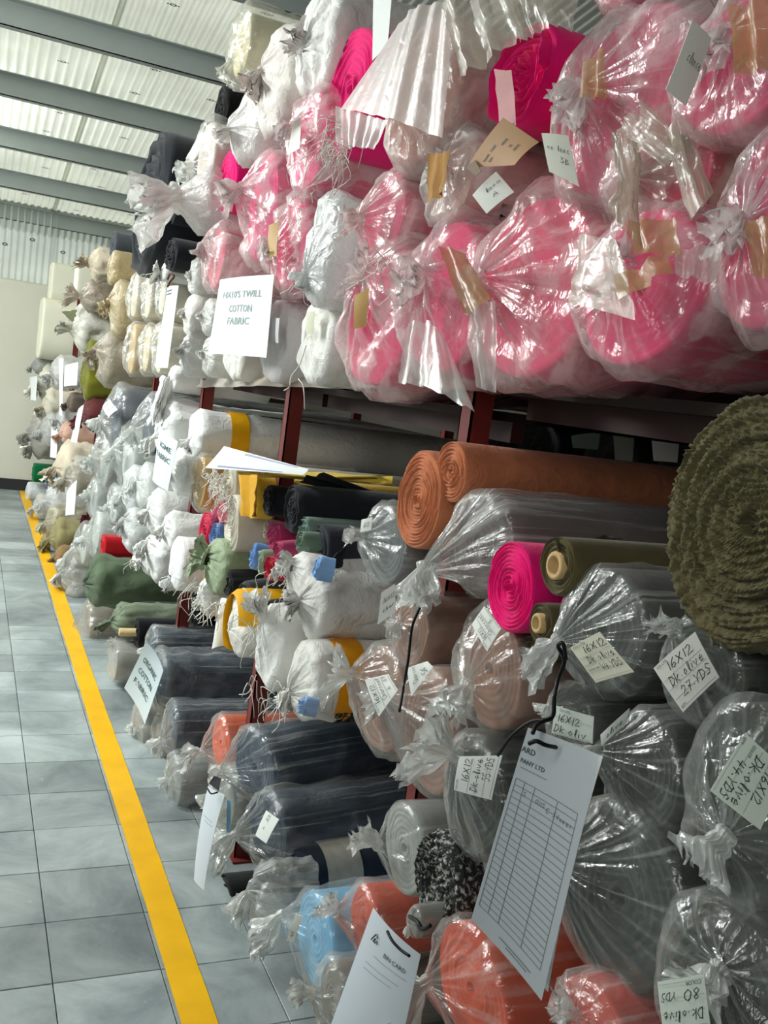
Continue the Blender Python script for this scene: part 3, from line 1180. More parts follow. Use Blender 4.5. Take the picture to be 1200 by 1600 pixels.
t, f, r, b = bag('dusky pink roll with an open ruffle of olive tinted crumpled plastic, behind the front row', 1030, 275, 108, (214, 50, 100), X=0.79, asp=1.25, ku=-0.1, kv=-0.1, kp=0.3, cr=0.08, pl=0.2, tail=False, rk=0.05, op=0.22, fcol=(216, 208, 190), group=GT, patch=0.55, streak=0.22, fc=0.3)
strip(t, b, [(962, 205, -.02), (1008, 162, -.01), (1082, 232, 0), (1040, 262, -.03)], 0.71, film((214, 206, 186), 0.5, 0.25, **SH), 'bag_ruffle', 16, 12, fold=0.006, cr=0.006, seed=71, curl=0.08)
strip(t, b, [(1040, 195, -.02), (1078, 225, 0), (1116, 300, 0), (1082, 338, -.02)], 0.71, film((214, 206, 186), 0.45, 0.25, **SH), 'bag_ruffle', 16, 12, fold=0.006, cr=0.006, seed=72, curl=0.08)
strip(t, b, [(962, 210, -.02), (1000, 225, -.02), (1004, 392, -.02), (968, 345, -.03)], 0.71, film((210, 200, 178), 0.5, 0.25, **SH), 'bag_ruffle', 16, 12, fold=0.007, cr=0.006, seed=73, curl=0.08)
t, f, r, b = bag('big pink roll hanging over the shelf edge in glossy clear plastic, taped across its end', 1000, 450, 128, (232, 40, 110), X=0.74, asp=1.25, ku=0.1, kv=0.2, kp=0.3, cr=0.05, pl=0.16, tl=0.4, td=(-0.7, -0.2, -0.1), op=0.17, fcol=(240, 226, 226), group=GT, patch=0.55, streak=0.22, fc=0.3)
strip(t, b, [(985, 345, -.05), (1052, 335, -.04), (1060, 395, -.05), (990, 398, -.06)], 0.68, TAPE, 'packing_tape', seed=9)
strip(t, b, [(962, 432, -.05), (1045, 395, -.04), (1050, 425, -.05), (968, 470, -.06)], 0.68, TAPE, 'packing_tape', seed=11)
strip(t, b, [(1055, 395, -.03), (1130, 375, 0), (1118, 440, -.02), (1056, 430, -.03)], 0.68, MILKY, 'bag_flap', seed=13, fold=0.006, cr=0.003)
strip(t, b, [(905, 365, -.03), (965, 375, -.05), (990, 500, -.06), (885, 470, -.03)], 0.69, film((214, 206, 188), 0.35, 0.25, **SH), 'bag_flap', seed=14, fold=0.008, cr=0.006)
t, f, r, b = bag('large pale pink roll gathered in thin milky plastic, brown tape flap at its left', 828, 452, 152, (236, 60, 112), X=0.76, asp=1.2, ku=-0.55, kv=0.1, kp=0.25, cr=0.04, pl=0.18, tl=0.3, td=(-0.7, 0.4, -0.4), op=0.23, fcol=(244, 222, 222), group=GT, patch=0.55, streak=0.22, fc=0.3)
strip(t, b, [(690, 388, -.04), (722, 392, -.03), (770, 470, -.03), (728, 492, -.05)], 0.68, TAPE, 'packing_tape', seed=15, curl=0.1)
strip(t, b, [(735, 470, -.03), (775, 468, -.02), (772, 612, -.03), (748, 606, -.04)], 0.68, MILKY, 'bag_flap', seed=16, fold=0.006, cr=0.003)
t, f, r, b = bag('pink roll in glossy plastic whose torn flaps hang below the shelf edge', 692, 468, 128, (240, 30, 112), X=0.78, asp=1.05, ku=0.1, kv=0.25, kp=0.3, cr=0.05, pl=0.16, tl=0.4, td=(-0.8, 0.1, -0.3), **PF)
strip(t, b, [(640, 505, -.03), (672, 500, -.02), (668, 604, -.04), (622, 598, -.05)], 0.72, MILKY, 'bag_flap', seed=17, fold=0.005, cr=0.003)
strip(t, b, [(670, 500, -.02), (700, 540, 0), (742, 644, -.02), (664, 604, -.04)], 0.72, MILKY, 'bag_flap', seed=18, fold=0.005, cr=0.003)
t, f, r, b = bag('upright pink roll with a brown paper label under creased plastic, left of the torn flaps', 588, 490, 118, (228, 36, 106), X=0.78, asp=1.1, sq=2.6, ku=0.0, kv=0.5, kp=0.2, cr=0.05, tl=0.3, td=(-0.6, 0.3, 0.3), **PF)
tag(t, b, [(554, 462, -.02), (577, 450), (572, 510), (553, 514, -.02)], 0.73, None, col=(214, 176, 110))
threads(t, b, [W(605, 405, 0.72)], THREAD, 7, 0.09, 0.0013, 3)
t, f, r, b = bag('small pink roll gathered to a dirty grey knot, above the labelled upright roll', 600, 338, 70, (230, 90, 130), X=0.77, asp=1.2, ku=-0.35, kv=-0.1, kp=0.4, pl=0.2, tl=0.5, td=(-0.8, 0.1, -0.2), op=0.25, fcol=(240, 228, 224), group=GT, patch=0.55, streak=0.22, fc=0.3)
t, f, r, b = bag('creased white roll with brown card tucked under its plastic, beneath the big white sheet bundle', 705, 275, 70, (216, 170, 160), X=0.79, asp=1.2, sq=2.5, ku=0.2, kv=0.2, kp=0.25, cr=0.06, tl=0.4, td=(-0.8, 0.0, -0.4), op=0.25, group=GT, patch=0.55, streak=0.22, fc=0.3)
strip(t, b, [(672, 240, -.02), (702, 236, -.02), (690, 300, -.03), (668, 318, -.03)], 0.73, KRAFT, 'brown_card', seed=19, cr=0.004)
tag(t, b, [(738, 305, -.03), (775, 268), (803, 300), (760, 334, -.03)], 0.71, [('flann', 0.2, 0.45, 0.16), ('A', 0.45, 0.75, 0.16)], col=(232, 236, 228))
# big white bundle with a pleated milky sheet and a frayed corner
t, f, r, b = bag('bulky bundle under a pleated milky white sheet with a frayed corner, top shelf', 665, 150, 112, (206, 150, 140), X=0.77, asp=1.15, ku=-0.4, kv=0.3, kp=0.35, cr=0.04, pl=0.2, tl=0.2, td=(-0.6, 0.4, -0.3), op=0.33, fcol=(236, 226, 220), group=GT, patch=0.55, streak=0.22, fc=0.3)
strip(t, b, [(612, 60, 0), (712, -5, 0), (690, 215, -.02), (530, 172, -.05)], 0.70, film((236, 226, 218), 0.66, 0.35, **SH), 'milky_sheet', 60, 14, seed=21, fold=0.003, curl=0.06, cr=0.0)
strip(t, b, [(524, 165, -.05), (610, 190, -.04), (585, 232, -.05), (530, 228, -.06)], 0.70, film((238, 236, 230), 0.7, 0.35, **SH), 'milky_sheet', 30, 10, seed=22, fold=0.005, cr=0.002)
threads(t, b, [W(532, 232, 0.64), W(540, 238, 0.64), W(526, 200, 0.64)], THREAD, 16, 0.06, 0.0011, 4)
strip(t, b, [(690, 0, -.02), (800, -8, 0), (820, 60, -.01), (722, 122, -.04)], 0.67, film((216, 210, 194), 0.5, 0.3, **SH), 'plastic_fold', 16, 12, seed=23, fold=0.008, cr=0.008)
strip(t, b, [(780, -10, 0), (900, -10, .02), (896, 46, .02), (812, 66, -.01)], 0.69, film((208, 202, 184), 0.5, 0.3, **SH), 'plastic_fold', 16, 12, seed=24, fold=0.006, cr=0.008, curl=0.1)
strip(t, b, [(583, -5, 0.02), (612, -5, 0.03), (606, 70, 0.02), (582, 95, 0.01)], 0.72, paper_m((236, 240, 236)), 'paper_slip', 4, 4, seed=25, fold=0, cr=0.001)
bag('strip of pale pink wrapped roll along the upper frame edge', 985, -52, 62, (220, 120, 140), X=0.78, asp=1.4, kp=0.2, tl=0.3, **PF)
t, s, b, p = card('hanging_card', 'brown kraft card hanging by a strap below the hot pink layered roll', 'card', [(730, 262, -.02), (786, 184, -.01), (842, 222, .02), (804, 258, 0)], 0.68, (196, 156, 116), 0.05)
rules(s, [(0.12, 0.3, 0.3, 0.3), (0.36, 0.3, 0.52, 0.3), (0.12, 0.42, 0.24, 0.42), (0.55, 0.42, 0.72, 0.42), (0.56, 0.6, 0.63, 0.6), (0.5, 0.74, 0.7, 0.74)], p, b, INK2, 0.0012, 'small_print')
strip(t, b, [(772, 108, .03), (800, 110, .03), (806, 196, 0), (780, 190, 0)], 0.68, cloth((214, 160, 160), 0.6), 'strap', 4, 6, fold=0, cr=0.002)
s2 = Sheet([W(728, 262, .66), W(742, 250, .66), W(752, 268, .66), W(744, 275, .66)])
s2.mesh('dark_patch', plain((110, 84, 58), 0.6, name='brown_tape_end'), t, b, 3, 3)

t, f, r, b = bare_roll('bare hot pink roll standing tall and narrow beside the frayed white corner', 546, 142, 100, PINK, X=0.80, asp=0.95, rot=-0.18, turns=10, ridge=0.004, seed=31, L=0.9, lump=0.05)
sack('white cloth bundle with a drawn-in waist at the top frame edge', 500, 62, 74, (238, 236, 230), X=0.78, asp=1.15, sq=2.4, ku=-0.2, kv=-0.2, kp=0.2, pl=0.12, tl=0.5, td=(-0.5, 0.3, 0.6), fray=0, cr=0.05)
sack('off-white rolled cloth with trailing loops, left of the white bundle', 436, 125, 76, (232, 224, 216), X=0.77, asp=1.0, sq=2.3, ku=-0.4, kv=0.2, kp=0.2, tl=0.5, td=(-0.6, 0.2, -0.7), fray=1, cr=0.05)
bag('cream roll in a puffed clear bag, topmost and leftmost on the near stack', 378, 72, 66, (228, 216, 176), X=0.74, asp=1.1, fr_r=0.7, gap=1.35, ku=0.1, kv=-0.6, kp=0.3, cr=0.06, tl=0.6, td=(-0.3, 0.1, -0.9), op=0.23, fcol=(226, 226, 216))
sack('white plastic bundle with a pouched lower end under the puffed bag', 392, 192, 56, (234, 230, 224), X=0.76, asp=1.3, sq=2.3, ku=-0.3, kv=-0.2, kp=0.45, tl=0.5, td=(-0.7, 0.2, -0.6), fray=0, cr=0.06, mat=film((240, 238, 234), 0.78, 0.3))
t, f, r, b = bag('shiny wrapped pink roll with a folded white tag, left of the tall pink roll', 484, 222, 78, (236, 70, 130), X=0.78, asp=1.15, ku=-0.3, kv=0.3, kp=0.25, cr=0.06, tl=0.4, td=(-0.6, 0.1, -0.6), **PF)
tag(t, b, [(458, 190, -.02), (470, 182, 0), (468, 232, -.01), (448, 242, -.02)], 0.73, None, col=(236, 236, 226))
threads(t, b, [W(512, 225, 0.72)], THREAD, 8, 0.1, 0.0011, 5)
bare_roll('small bare hot pink roll seen almost edge-on beside the white plastic bag tail', 354, 284, 50, PINK, X=0.80, asp=1.1, turns=8, ridge=0.004, seed=33, lump=0.05)
t, f, r, b = bag('pink roll in crinkled clear plastic right of the small bare pink roll', 410, 325, 86, (238, 50, 128), X=0.78, asp=1.0, ku=-0.2, kv=0.3, kp=0.35, cr=0.06, tl=0.5, td=(-0.8, 0.2, -0.3), **PF)
t, f, r, b = bag('pink roll with a brown stamped label under clear plastic, above the printed twill sign', 456, 382, 76, (236, 60, 122), X=0.78, asp=1.1, ku=-0.2, kv=-0.1, kp=0.25, cr=0.06, tl=0.4, td=(-0.8, 0.2, -0.3), **PF)
tag(t, b, [(420, 352, -.02), (436, 346, 0), (432, 400, -.01), (418, 404, -.02)], 0.73, None, col=(206, 168, 110))
t, f, r, b = sack('tilted white plastic sack with a frayed left edge, hanging right of the twill sign', 506, 392, 84, X=0.74, asp=0.8, rot=-0.3, ku=-0.1, kv=-0.6, kp=0.2, tl=0.35, td=(-0.4, 0.3, -0.8), cr=0.05, fray=3, mat=film((240, 242, 240), 0.8, 0.3), sq=2.4)
threads(t, b, [W(478, 300, .69), W(470, 340, .69), W(462, 390, .69)], THREAD, 7, 0.03, 0.001, 6)
bag('pink and cream wrapped roll with torn brown label below the small bare pink roll', 338, 402, 52, (232, 120, 140), X=0.78, asp=1.1, ku=-0.2, kv=0.4, kp=0.3, cr=0.07, tl=0.5, **PF)
# white bolts along the bottom of the top shelf
GW = 'white cloth bolts along the lower edge of the top shelf'
t, f, r, b = sack('white bolt with a loose hanging thread right of the twill sign', 497, 532, 64, (240, 238, 230), X=0.79, asp=1.15, sq=2.6, ku=0.0, kv=0.5, kp=0.15, tail=False, rk=0.03, pl=0.04, cr=0.03, fray=0, group=GW)
tag(t, b, [(480, 488, -.01), (492, 486, 0), (490, 522, 0), (478, 520, -.01)], 0.75, None, col=(226, 226, 200))
bb = Buf()
bb.tube(curve_pts(wpts([(478, 540, -.05), (468, 570, -.05), (455, 588, -.05), (452, 604, -.06), (444, 610, -.06)], 0.78), 5), 0.0014, 4)
bb.tube(curve_pts(wpts([(466, 592, -.05), (474, 605, -.05), (476, 640, -.05)], 0.78), 5), 0.0014, 4)
bb.make('loose_thread', THREAD, t, b)
t, f, r, b = sack('pale lilac-white bolt with a small printed sticker beside the twill sign', 432, 532, 62, (226, 220, 220), X=0.80, asp=1.1, sq=2.6, ku=0.0, kv=0.3, kp=0.1, tail=False, rk=0.03, pl=0.03, cr=0.02, fray=0, group=GW)
tag(t, b, [(424, 498, -.01), (437, 497, 0), (435, 536, 0), (420, 534, -.01)], 0.755, None, col=(206, 206, 206))
sack('white bolt mostly hidden behind the twill sign', 372, 540, 52, (236, 234, 226), X=0.80, asp=1.1, sq=2.5, tail=False, rk=0.03, kp=0.1, pl=0.04, cr=0.03, fray=0, group=GW)
for k, (x, y, rv) in enumerate([(308, 432, 26), (300, 492, 30), (326, 496, 26), (296, 552, 32), (330, 556, 28)]):
    sack(['small white bundle in glossy film just below the pink and cream roll', 'creased white bundle beside the long hanging card, upper one', 'white bundle with an orange spot left of the twill sign',
          'creased white bundle beside the long hanging card, lower one', 'white bundle with a brown slip at the lower left of the twill sign'][k],
         x, y, rv, (232, 230, 222), X=0.78, asp=1.15, sq=2.3, ku=-0.2, kv=0.2, kp=0.3, pl=0.1, tl=0.4, cr=0.06, fray=0, group='white creased bundles left of the twill sign', td=(-0.5, 0.1, -0.7), mat=film((236, 236, 230), 0.85, 0.3) if k != 1 else None)
# twill sign
t, s, b, p = card('printed_sign', 'white paper sign reading 14X10\'S TWILL COTTON FABRIC on the top shelf', 'sign', [(344, 437, -.02), (428, 429, .03), (416, 559, .02), (325, 552, -.03)], 0.71, (238, 250, 252), 0.02)
write(s, [("14X10'S TWILL", 0.16, 0.265, 0.085, 0.70), ('COTTON', 0.33, 0.45, 0.09, 0.40), ('FABRIC', 0.33, 0.61, 0.09, 0.38)], p, b, plain((150, 168, 168), 0.6, name='pale_print'))
# black foam rolls
t, f, r, b = bare_roll('huge black foam roll with a wide open spiral, left of the pink stack', 236, 318, 112, (38, 40, 44), X=0.70, asp=1.0, turns=9, ridge=0.022, L=0.8, seed=41, mat=cloth((38, 40, 44), 0.8, 0.2, 8, 0.2, 200, name='black_foam'), sq=2.3, nrad=54, tz=0.05)
bare_roll('smaller black foam roll tucked right behind the huge spiral one', 268, 312, 40, (30, 32, 36), X=0.74, asp=1.0, turns=7, ridge=0.012, L=0.7, seed=42, mat=cloth((38, 40, 44), 0.8, 0.2, 8, 0.2, 200, name='black_foam'))
bare_roll('third black foam roll below the white plastic bag tail', 268, 398, 26, (30, 32, 36), X=0.74, asp=1.2, turns=6, ridge=0.012, L=0.7, seed=43, mat=cloth((38, 40, 44), 0.8, 0.2, 8, 0.2, 200, name='black_foam'))
bare_roll('dark grey roll lying on the tan bundles, nearest the roof', 176, 382, 20, (72, 76, 82), X=0.72, asp=1.6, turns=4, L=0.7, seed=44)
bare_roll('black sliver of a roll against the roof beside the puffed bag', 346, 172, 36, (20, 20, 22), X=0.82, turns=4, L=0.6, seed=45)
t, f, r, b = sack('white plastic bag tail flaring out over the black foam rolls', 318, 315, 48, X=0.76, asp=1.2, ku=-0.1, kv=-0.05, kp=0.8, tl=1.5, tf=1.0, td=(-1.0, 0.05, -0.35), rk=0.3, flat=0.2, cr=0.06, pl=0.15, fray=0, mat=film((240, 240, 236), 0.72, 0.25))
bag('clear pleated bag end above the white bag tail', 322, 245, 58, (204, 190, 180), X=0.77, asp=1.1, ku=-0.1, kv=-0.3, kp=0.4, pl=0.2, tl=0.5, op=0.17, npl=19)
# long hanging card and drooping cloth
t, s, b, p = card('hanging_card', 'long narrow white record card hanging left of the twill sign', 'card', [(262, 448, -.005), (279, 446, .005), (262, 575, .005), (242, 574, -.005)], 0.67, (226, 230, 236), 0.03)
rules(s, [(0.1, 0.06, 0.6, 0.05), (0.1, 0.1, 0.6, 0.09)], p, b, INK2, 0.003)
cord(t, b, [(262, 448, -.02), (266, 440, -.01), (272, 432, 0), (266, 428, 0), (262, 436, 0)], 0.68, 0.004, mat=plain((90, 40, 34), 0.7, name='brown_string'))
t, f, r, b = sack('white cloth end drooping below the shelf under the long card', 272, 592, 20, (240, 240, 236), X=0.76, ku=0, kv=-0.2, kp=0.3, tl=3.0, tf=0.7, td=(-0.25, 0.1, -1.0), rk=0.4, fray=0, cr=0.03, L=0.4)
# cream and tan bundles
GC = 'cream folded bolts in clear plastic left of the long card'
for k, (x, y, rv, c, X) in enumerate([(210, 462, 36, (216, 204, 180), .76), (232, 462, 36, (222, 212, 190), .77), (254, 460, 34, (222, 214, 196), .78), (206, 545, 40, (206, 178, 130), .76), (229, 545, 38, (214, 196, 156), .77), (250, 545, 40, (218, 208, 184), .78)]):
    bag(['cream bolt in clear plastic, upper row, left of three', 'cream bolt in clear plastic, upper row, middle of three', 'cream bolt in clear plastic, upper row, right of three',
         'golden tan bolt in clear plastic, lower row, left of three', 'straw coloured bolt in clear plastic, lower row, middle of three', 'cream bolt in clear plastic, lower row, behind the long card'][k],
        x, y, rv, c, X=X, asp=0.8, sq=2.5, ku=-0.2, kv=0.1, kp=0.3, cr=0.06, pl=0.12, tail=False, rk=0.05, op=0.17, nth=56, group=GC)
sack('tuft of frayed white cloth sticking up beside the black foam roll', 258, 424, 14, X=0.74, kp=0.3, tl=1.0, tf=1.0, td=(-0.9, 0.1, 0.1), fray=8, fl=0.09, L=0.3)
sack('tall tan bundle under the dark grey roll', 176, 418, 26, (198, 172, 120), X=0.70, asp=0.9, sq=3, kp=0.2, tail=False, rk=0.05, cr=0.03, fray=0, mat=film((206, 186, 140), 0.85, 0.3))
sack('second tan bundle in plastic below the tall one', 184, 482, 40, (200, 176, 128), X=0.72, asp=0.9, sq=2.6, kp=0.3, ku=-0.2, kv=0.3, tl=0.6, cr=0.05, fray=0, mat=film((208, 190, 150), 0.8, 0.3))
sack('crumpled beige paper ends poking out left of the tan bundles', 152, 412, 22, (206, 192, 168), X=0.68, asp=1.0, kp=0.5, tl=0.9, tf=0.9, td=(-0.8, 0.2, 0.5), cr=0.1, fray=0)
sack('brown-grey crumpled plastic bundle with a pointed flap', 140, 462, 22, (176, 160, 140), X=0.67, asp=1.2, kp=0.5, tl=1.3, tf=0.8, td=(-1, 0.2, 0.25), cr=0.09, fray=0, mat=film((190, 176, 158), 0.75, 0.3))
sack('pale crumpled sack right of the cream foam blocks', 130, 512, 34, (210, 208, 196), X=0.67, asp=1.1, kp=0.4, tl=0.8, tf=0.7, td=(-0.7, 0.2, 0.5), cr=0.09, fray=0)
strip_t = thing('fabric_offcut', 'dark olive cloth corner pointing out beside the cream foam blocks', 'offcut', W(112, 494, .64))
strip(strip_t, W(112, 494, .64), [(95, 487, -.03), (128, 483, 0), (124, 500, 0), (112, 505, -.02)], 0.65, cloth((84, 86, 48)), 'cloth_corner', fold=0.006, cr=0.004, thick=0.006)
sack('olive green roll end hanging down beyond the tan bundles', 138, 578, 46, (108, 110, 36), X=0.70, asp=0.7, sq=2.6, kp=0.2, tail=False, rk=0.05, cr=0.03, fray=2, mat=cloth((112, 112, 30), 0.9, 0.2, 12, 0.3))
sack('brownish clear bag bundle right of the olive green roll end', 168, 560, 40, (180, 166, 140), X=0.72, asp=1.0, kp=0.4, ku=-0.3, kv=0.3, tl=0.6, cr=0.07, fray=0, mat=film((196, 184, 164), 0.7, 0.3))
# far end of the top shelf: cream foam
FOAM = plain((232, 230, 210), 0.85, name='cream_foam', var=0.03, scale=3)
bare_roll('upper cream foam block on the far end of the top shelf', 78, 440, 29, (232, 230, 210), X=0.63, asp=1.2, sq=5, mat=FOAM, turns=5, ridge=0.001, L=0.9, seed=51, name='foam_block', cat='foam block')
bare_roll('lower and larger cream foam block on the far end of the top shelf', 62, 512, 46, (232, 230, 210), X=0.575, asp=1.1, sq=4, mat=FOAM, turns=5, ridge=0.001, L=0.9, seed=52, name='foam_block', cat='foam block')
bare_roll('third cream foam block behind the crumpled sack, right of the upper one', 118, 436, 28, (232, 230, 210), X=0.76, asp=1.0, sq=5, mat=FOAM, turns=5, ridge=0.001, L=0.6, seed=53, name='foam_block', cat='foam block')

t = thing('plastic_liner', 'thin pale plastic sheet lining the top shelf edge below the white bolts', 'sheet', W(480, 606, .84))
b = W(480, 606, .84)
strip(t, b, [(268, 588, .06), (720, 592, .06), (716, 606, .04), (270, 604, .04)], 0.80, film((220, 210, 196), 0.6, 0.3, **SH), 'sheet', 40, 5, fold=0.004, cr=0.004, seed=81)

# ================================================================== middle shelf
GM = 'rolls in knotted clear bags on the middle shelf'
# shaggy olive roll
SHAG = cloth((92, 85, 58), 0.95, 0.3, 40, 0.6, 220, spec=0.05, name='shaggy_olive_pile')
bare_roll('huge shaggy olive brown pile roll at the right frame edge', 1172, 818, 198, (90, 82, 58), X=0.74, asp=0.95, mat=SHAG, shag=0.007, nth=260, turns=8, nrad=100, ridge=0.003, L=0.45, seed=61, lump=0.015, dish=0.02, groove=0.62)
bare_roll('large bare rust orange roll with frayed edges, leaning left of the smaller one', 652, 782, 77, (196, 122, 84), X=0.79, asp=0.98, turns=15, ridge=0.0032, seed=62, L=1.05, lump=0.02, mat=cloth((198, 122, 84), 0.95, 0.15, 20, 0.5, 500), step=0.03, nth=80)
bare_roll('smaller bare rust orange roll lying on the large one', 704, 738, 46, (196, 122, 84), X=0.80, asp=1.12, turns=9, ridge=0.0035, seed=63, L=1.1, mat=cloth((198, 122, 84), 0.95, 0.15, 20, 0.5, 500), step=0.06, nth=80, tz=0.0)
t, f, r, b = bag('plum brown roll in a big knotted white plastic bag below the rust rolls', 752, 848, 84, (92, 78, 74), X=0.80, asp=1.15, ku=-1.0, kv=-0.75, kp=0.5, cr=0.03, pl=0.18, tl=0.75, tf=0.6, td=(-0.35, -0.3, -0.75), op=0.12, streak=0.5, L=1.1, npl=9, group=GM, rk=0.16)
tag(t, b, [(596, 926, -.02), (617, 912, 0), (618, 956, 0), (590, 976, -.02)], 0.66, [('16X12', 0.15, 0.4, 0.16), ('char', 0.2, 0.7, 0.15)])
t, f, r, b = bag('grey roll in a tightly gathered clear bag left of the rust rolls', 602, 852, 66, (104, 108, 108), X=0.81, asp=1.15, ku=-0.7, kv=0.05, kp=0.3, pl=0.2, npl=21, tl=0.5, tf=0.4, td=(-0.9, 0.3, 0.3), op=0.09, group=GM)
tag(t, b, [(565, 812, -.01), (582, 808, 0), (580, 828, 0), (563, 832, -.01)], 0.73, [('60', 0.3, 0.7, 0.4)])
t, f, r, b = bare_roll('bare hot pink roll with a wound spiral end below the olive rolls, middle shelf', 796, 918, 70, PINK, X=0.77, asp=0.98, turns=11, ridge=0.0035, seed=64, L=0.95, nth=80, step=0.04, mat=cloth(PINK, 0.9, 0.12, 20, 0.4, 400))
t, f, r, b = bare_roll('olive green cloth roll on a pale card core, upper of two', 872, 884, 48, (92, 84, 54), X=0.762, asp=1.0, core=True, turns=6, ridge=0.003, seed=65, L=1.0, nth=64)
strip(t, b, [(872, 842, 0), (960, 838, .25), (1040, 846, .5), (885, 870, .01)], 0.755, cloth((92, 84, 54)), 'loose_flap', 8, 6, fold=0.004, cr=0.003, thick=0.002)
t, f, r, b = bare_roll('small olive roll with an open hollow end under the cored one', 844, 974, 34, (84, 74, 50), X=0.765, asp=0.95, core=True, turns=4, ridge=0.004, seed=66, L=0.9)
bare_roll('olive roll end wedged beneath the hollow one', 834, 1012, 18, (84, 74, 50), X=0.80, asp=1.3, turns=4, seed=67, L=0.9)
DO = (50, 54, 44)
t, f, r, b = bag('dark olive roll in a pleated clear bag labelled 44 yards', 942, 985, 104, (66, 68, 62), X=0.78, asp=1.05, ku=-0.55, kv=-0.35, kp=0.35, pl=0.16, npl=19, tl=0.75, tf=0.4, td=(-0.45, 0.35, -0.7), op=0.08, streak=0.42, cr=0.025, L=1.1, group=GM)
tag(t, b, [(891, 1012, -.02), (937, 987, 0), (991, 1050, .01), (931, 1067, -.01)], 0.69, [('16X12', 0.25, 0.30, 0.17), ('Dk.olive', 0.2, 0.55, 0.17), ('44.YDS', 0.38, 0.80, 0.17)], header=[('CO LTD', 0.06, 0.1, 0.06), ('COLOR', 0.05, 0.72, 0.05)], col=(206, 204, 184))
t, f, r, b = bag('dark olive roll in a clear bag labelled 27 yards, under the shaggy roll', 1098, 1046, 92, DO, X=0.76, asp=1.0, ku=-0.45, kv=0.55, kp=0.3, pl=0.2, npl=17, tl=0.5, tf=0.4, td=(-0.7, 0.2, 0.55), op=0.06, cr=0.025, group=GM)
tag(t, b, [(1021, 1044, -.02), (1086, 987, 0), (1124, 1058, .01), (1067, 1113, -.01)], 0.68, [('16X12', 0.22, 0.28, 0.18), ('Dk.olive', 0.12, 0.54, 0.19), ('27.YDS', 0.22, 0.82, 0.18)], header=[('CO LTD', 0.06, 0.09, 0.05), ('QTY', 0.05, 0.95, 0.05)], col=(214, 212, 204))
CH = (150, 112, 94)
t, f, r, b = bag('taupe brown roll in clear plastic hidden behind the big white knot', 640, 985, 62, CH, X=0.80, asp=1.1, ku=0.0, kv=0.2, kp=0.25, pl=0.12, tl=0.3, op=0.07, cr=0.05, group=GM)
t, f, r, b = bag('taupe brown roll with a label turned left, leftmost of the three taupe rolls', 594, 1092, 88, CH, X=0.79, asp=1.1, ku=-0.35, kv=0.35, kp=0.45, pl=0.16, npl=17, tl=0.5, tf=0.5, td=(-0.8, 0.5, 0.1), op=0.08, cr=0.04, group=GM)
tag(t, b, [(592, 1120, -.02), (570, 1062, -.03), (607, 1053, 0), (622, 1078, 0)], 0.69, [('16X12', 0.2, 0.3, 0.19), ('Charcoat', 0.15, 0.58, 0.19), ('A  69', 0.3, 0.85, 0.17)], header=[('CO LTD', 0.06, 0.1, 0.06)], nl=3)
t, f, r, b = bag('taupe roll tied to a white knot with a black cord, middle of three', 672, 1142, 102, CH, X=0.78, asp=1.0, ku=-0.95, kv=0.25, kp=0.45, pl=0.2, npl=23, tl=0.35, tf=0.35, td=(-0.7, 0.6, -0.5), op=0.07, cr=0.02, group=GM)
tag(t, b, [(643, 1088, -.02), (636, 1044, -.02), (668, 1033, 0), (677, 1042, 0)], 0.69, [('Charcoa', 0.2, 0.4, 0.22), ('56', 0.1, 0.8, 0.2)], nl=3)
cord(t, b, [(656, 950, -.03), (644, 980, -.03), (638, 1030, -.03), (632, 1066, -.03), (624, 1112, -.05)], 0.67, 0.0022)
t, f, r, b = bag('taupe brown roll with a loose bag mouth, rightmost of the three taupe rolls', 765, 1045, 100, CH, X=0.79, asp=1.0, ku=0.05, kv=-0.25, kp=0.35, pl=0.18, npl=15, tl=0.6, tf=0.5, td=(-0.6, -0.2, -0.6), op=0.07, cr=0.04, group=GM)
tag(t, b, [(761, 1018, -.02), (737, 976, -.02), (757, 947, 0), (783, 982, 0)], 0.70, [('16X12', 0.2, 0.32, 0.2), ('Charcoat', 0.15, 0.62, 0.2), ('B', 0.4, 0.88, 0.2)], header=[('CO LTD', 0.06, 0.1, 0.06)], nl=3)
t, f, r, b = bag('dark olive roll labelled 55 yards, its pleats fanning down left of the big card', 742, 1240, 98, DO, X=0.77, asp=1.0, ku=-0.1, kv=0.65, kp=0.35, pl=0.16, npl=25, tl=0.9, tf=0.75, td=(-0.6, 0.3, 0.2), op=0.08, cr=0.03, group=GM)
tag(t, b, [(709, 1234, -.02), (718, 1182, -.02), (785, 1180, .01), (768, 1250, .01)], 0.67, [('16X12', 0.28, 0.34, 0.17), ('Dk.olive', 0.1, 0.6, 0.18), ('55.YDS', 0.4, 0.86, 0.18)], header=[('CO LTD', 0.06, 0.1, 0.05)])
t, f, r, b = bag('dark olive roll with two labels just behind the top of the big card', 892, 1128, 58, DO, X=0.76, asp=1.1, ku=-0.5, kv=0.3, kp=0.3, pl=0.16, tl=0.4, op=0.07, cr=0.04, group=GM)
tag(t, b, [(868, 1102, -.02), (928, 1120, 0), (926, 1162, 0), (862, 1145, -.02)], 0.67, [('16X12', 0.1, 0.5, 0.28), ('Dk.oliv', 0.05, 0.9, 0.28)], header=[('CO LTD', 0.15, 0.14, 0.09)], col=(206, 212, 202), nl=2)
tag(t, b, [(938, 1148, 0), (984, 1106, .02), (978, 1130, .02), (940, 1166, 0)], 0.67, [('olive', 0.2, 0.8, 0.5)], col=(206, 212, 202), nl=2)
t, f, r, b = bag('dark olive roll gathered to a white twist beside the big card', 1006, 1205, 98, DO, X=0.76, asp=0.95, ku=-0.75, kv=0.05, kp=0.4, pl=0.2, npl=19, tl=0.5, tf=0.3, td=(-0.8, 0.3, -0.1), op=0.07, cr=0.035, group=GM)

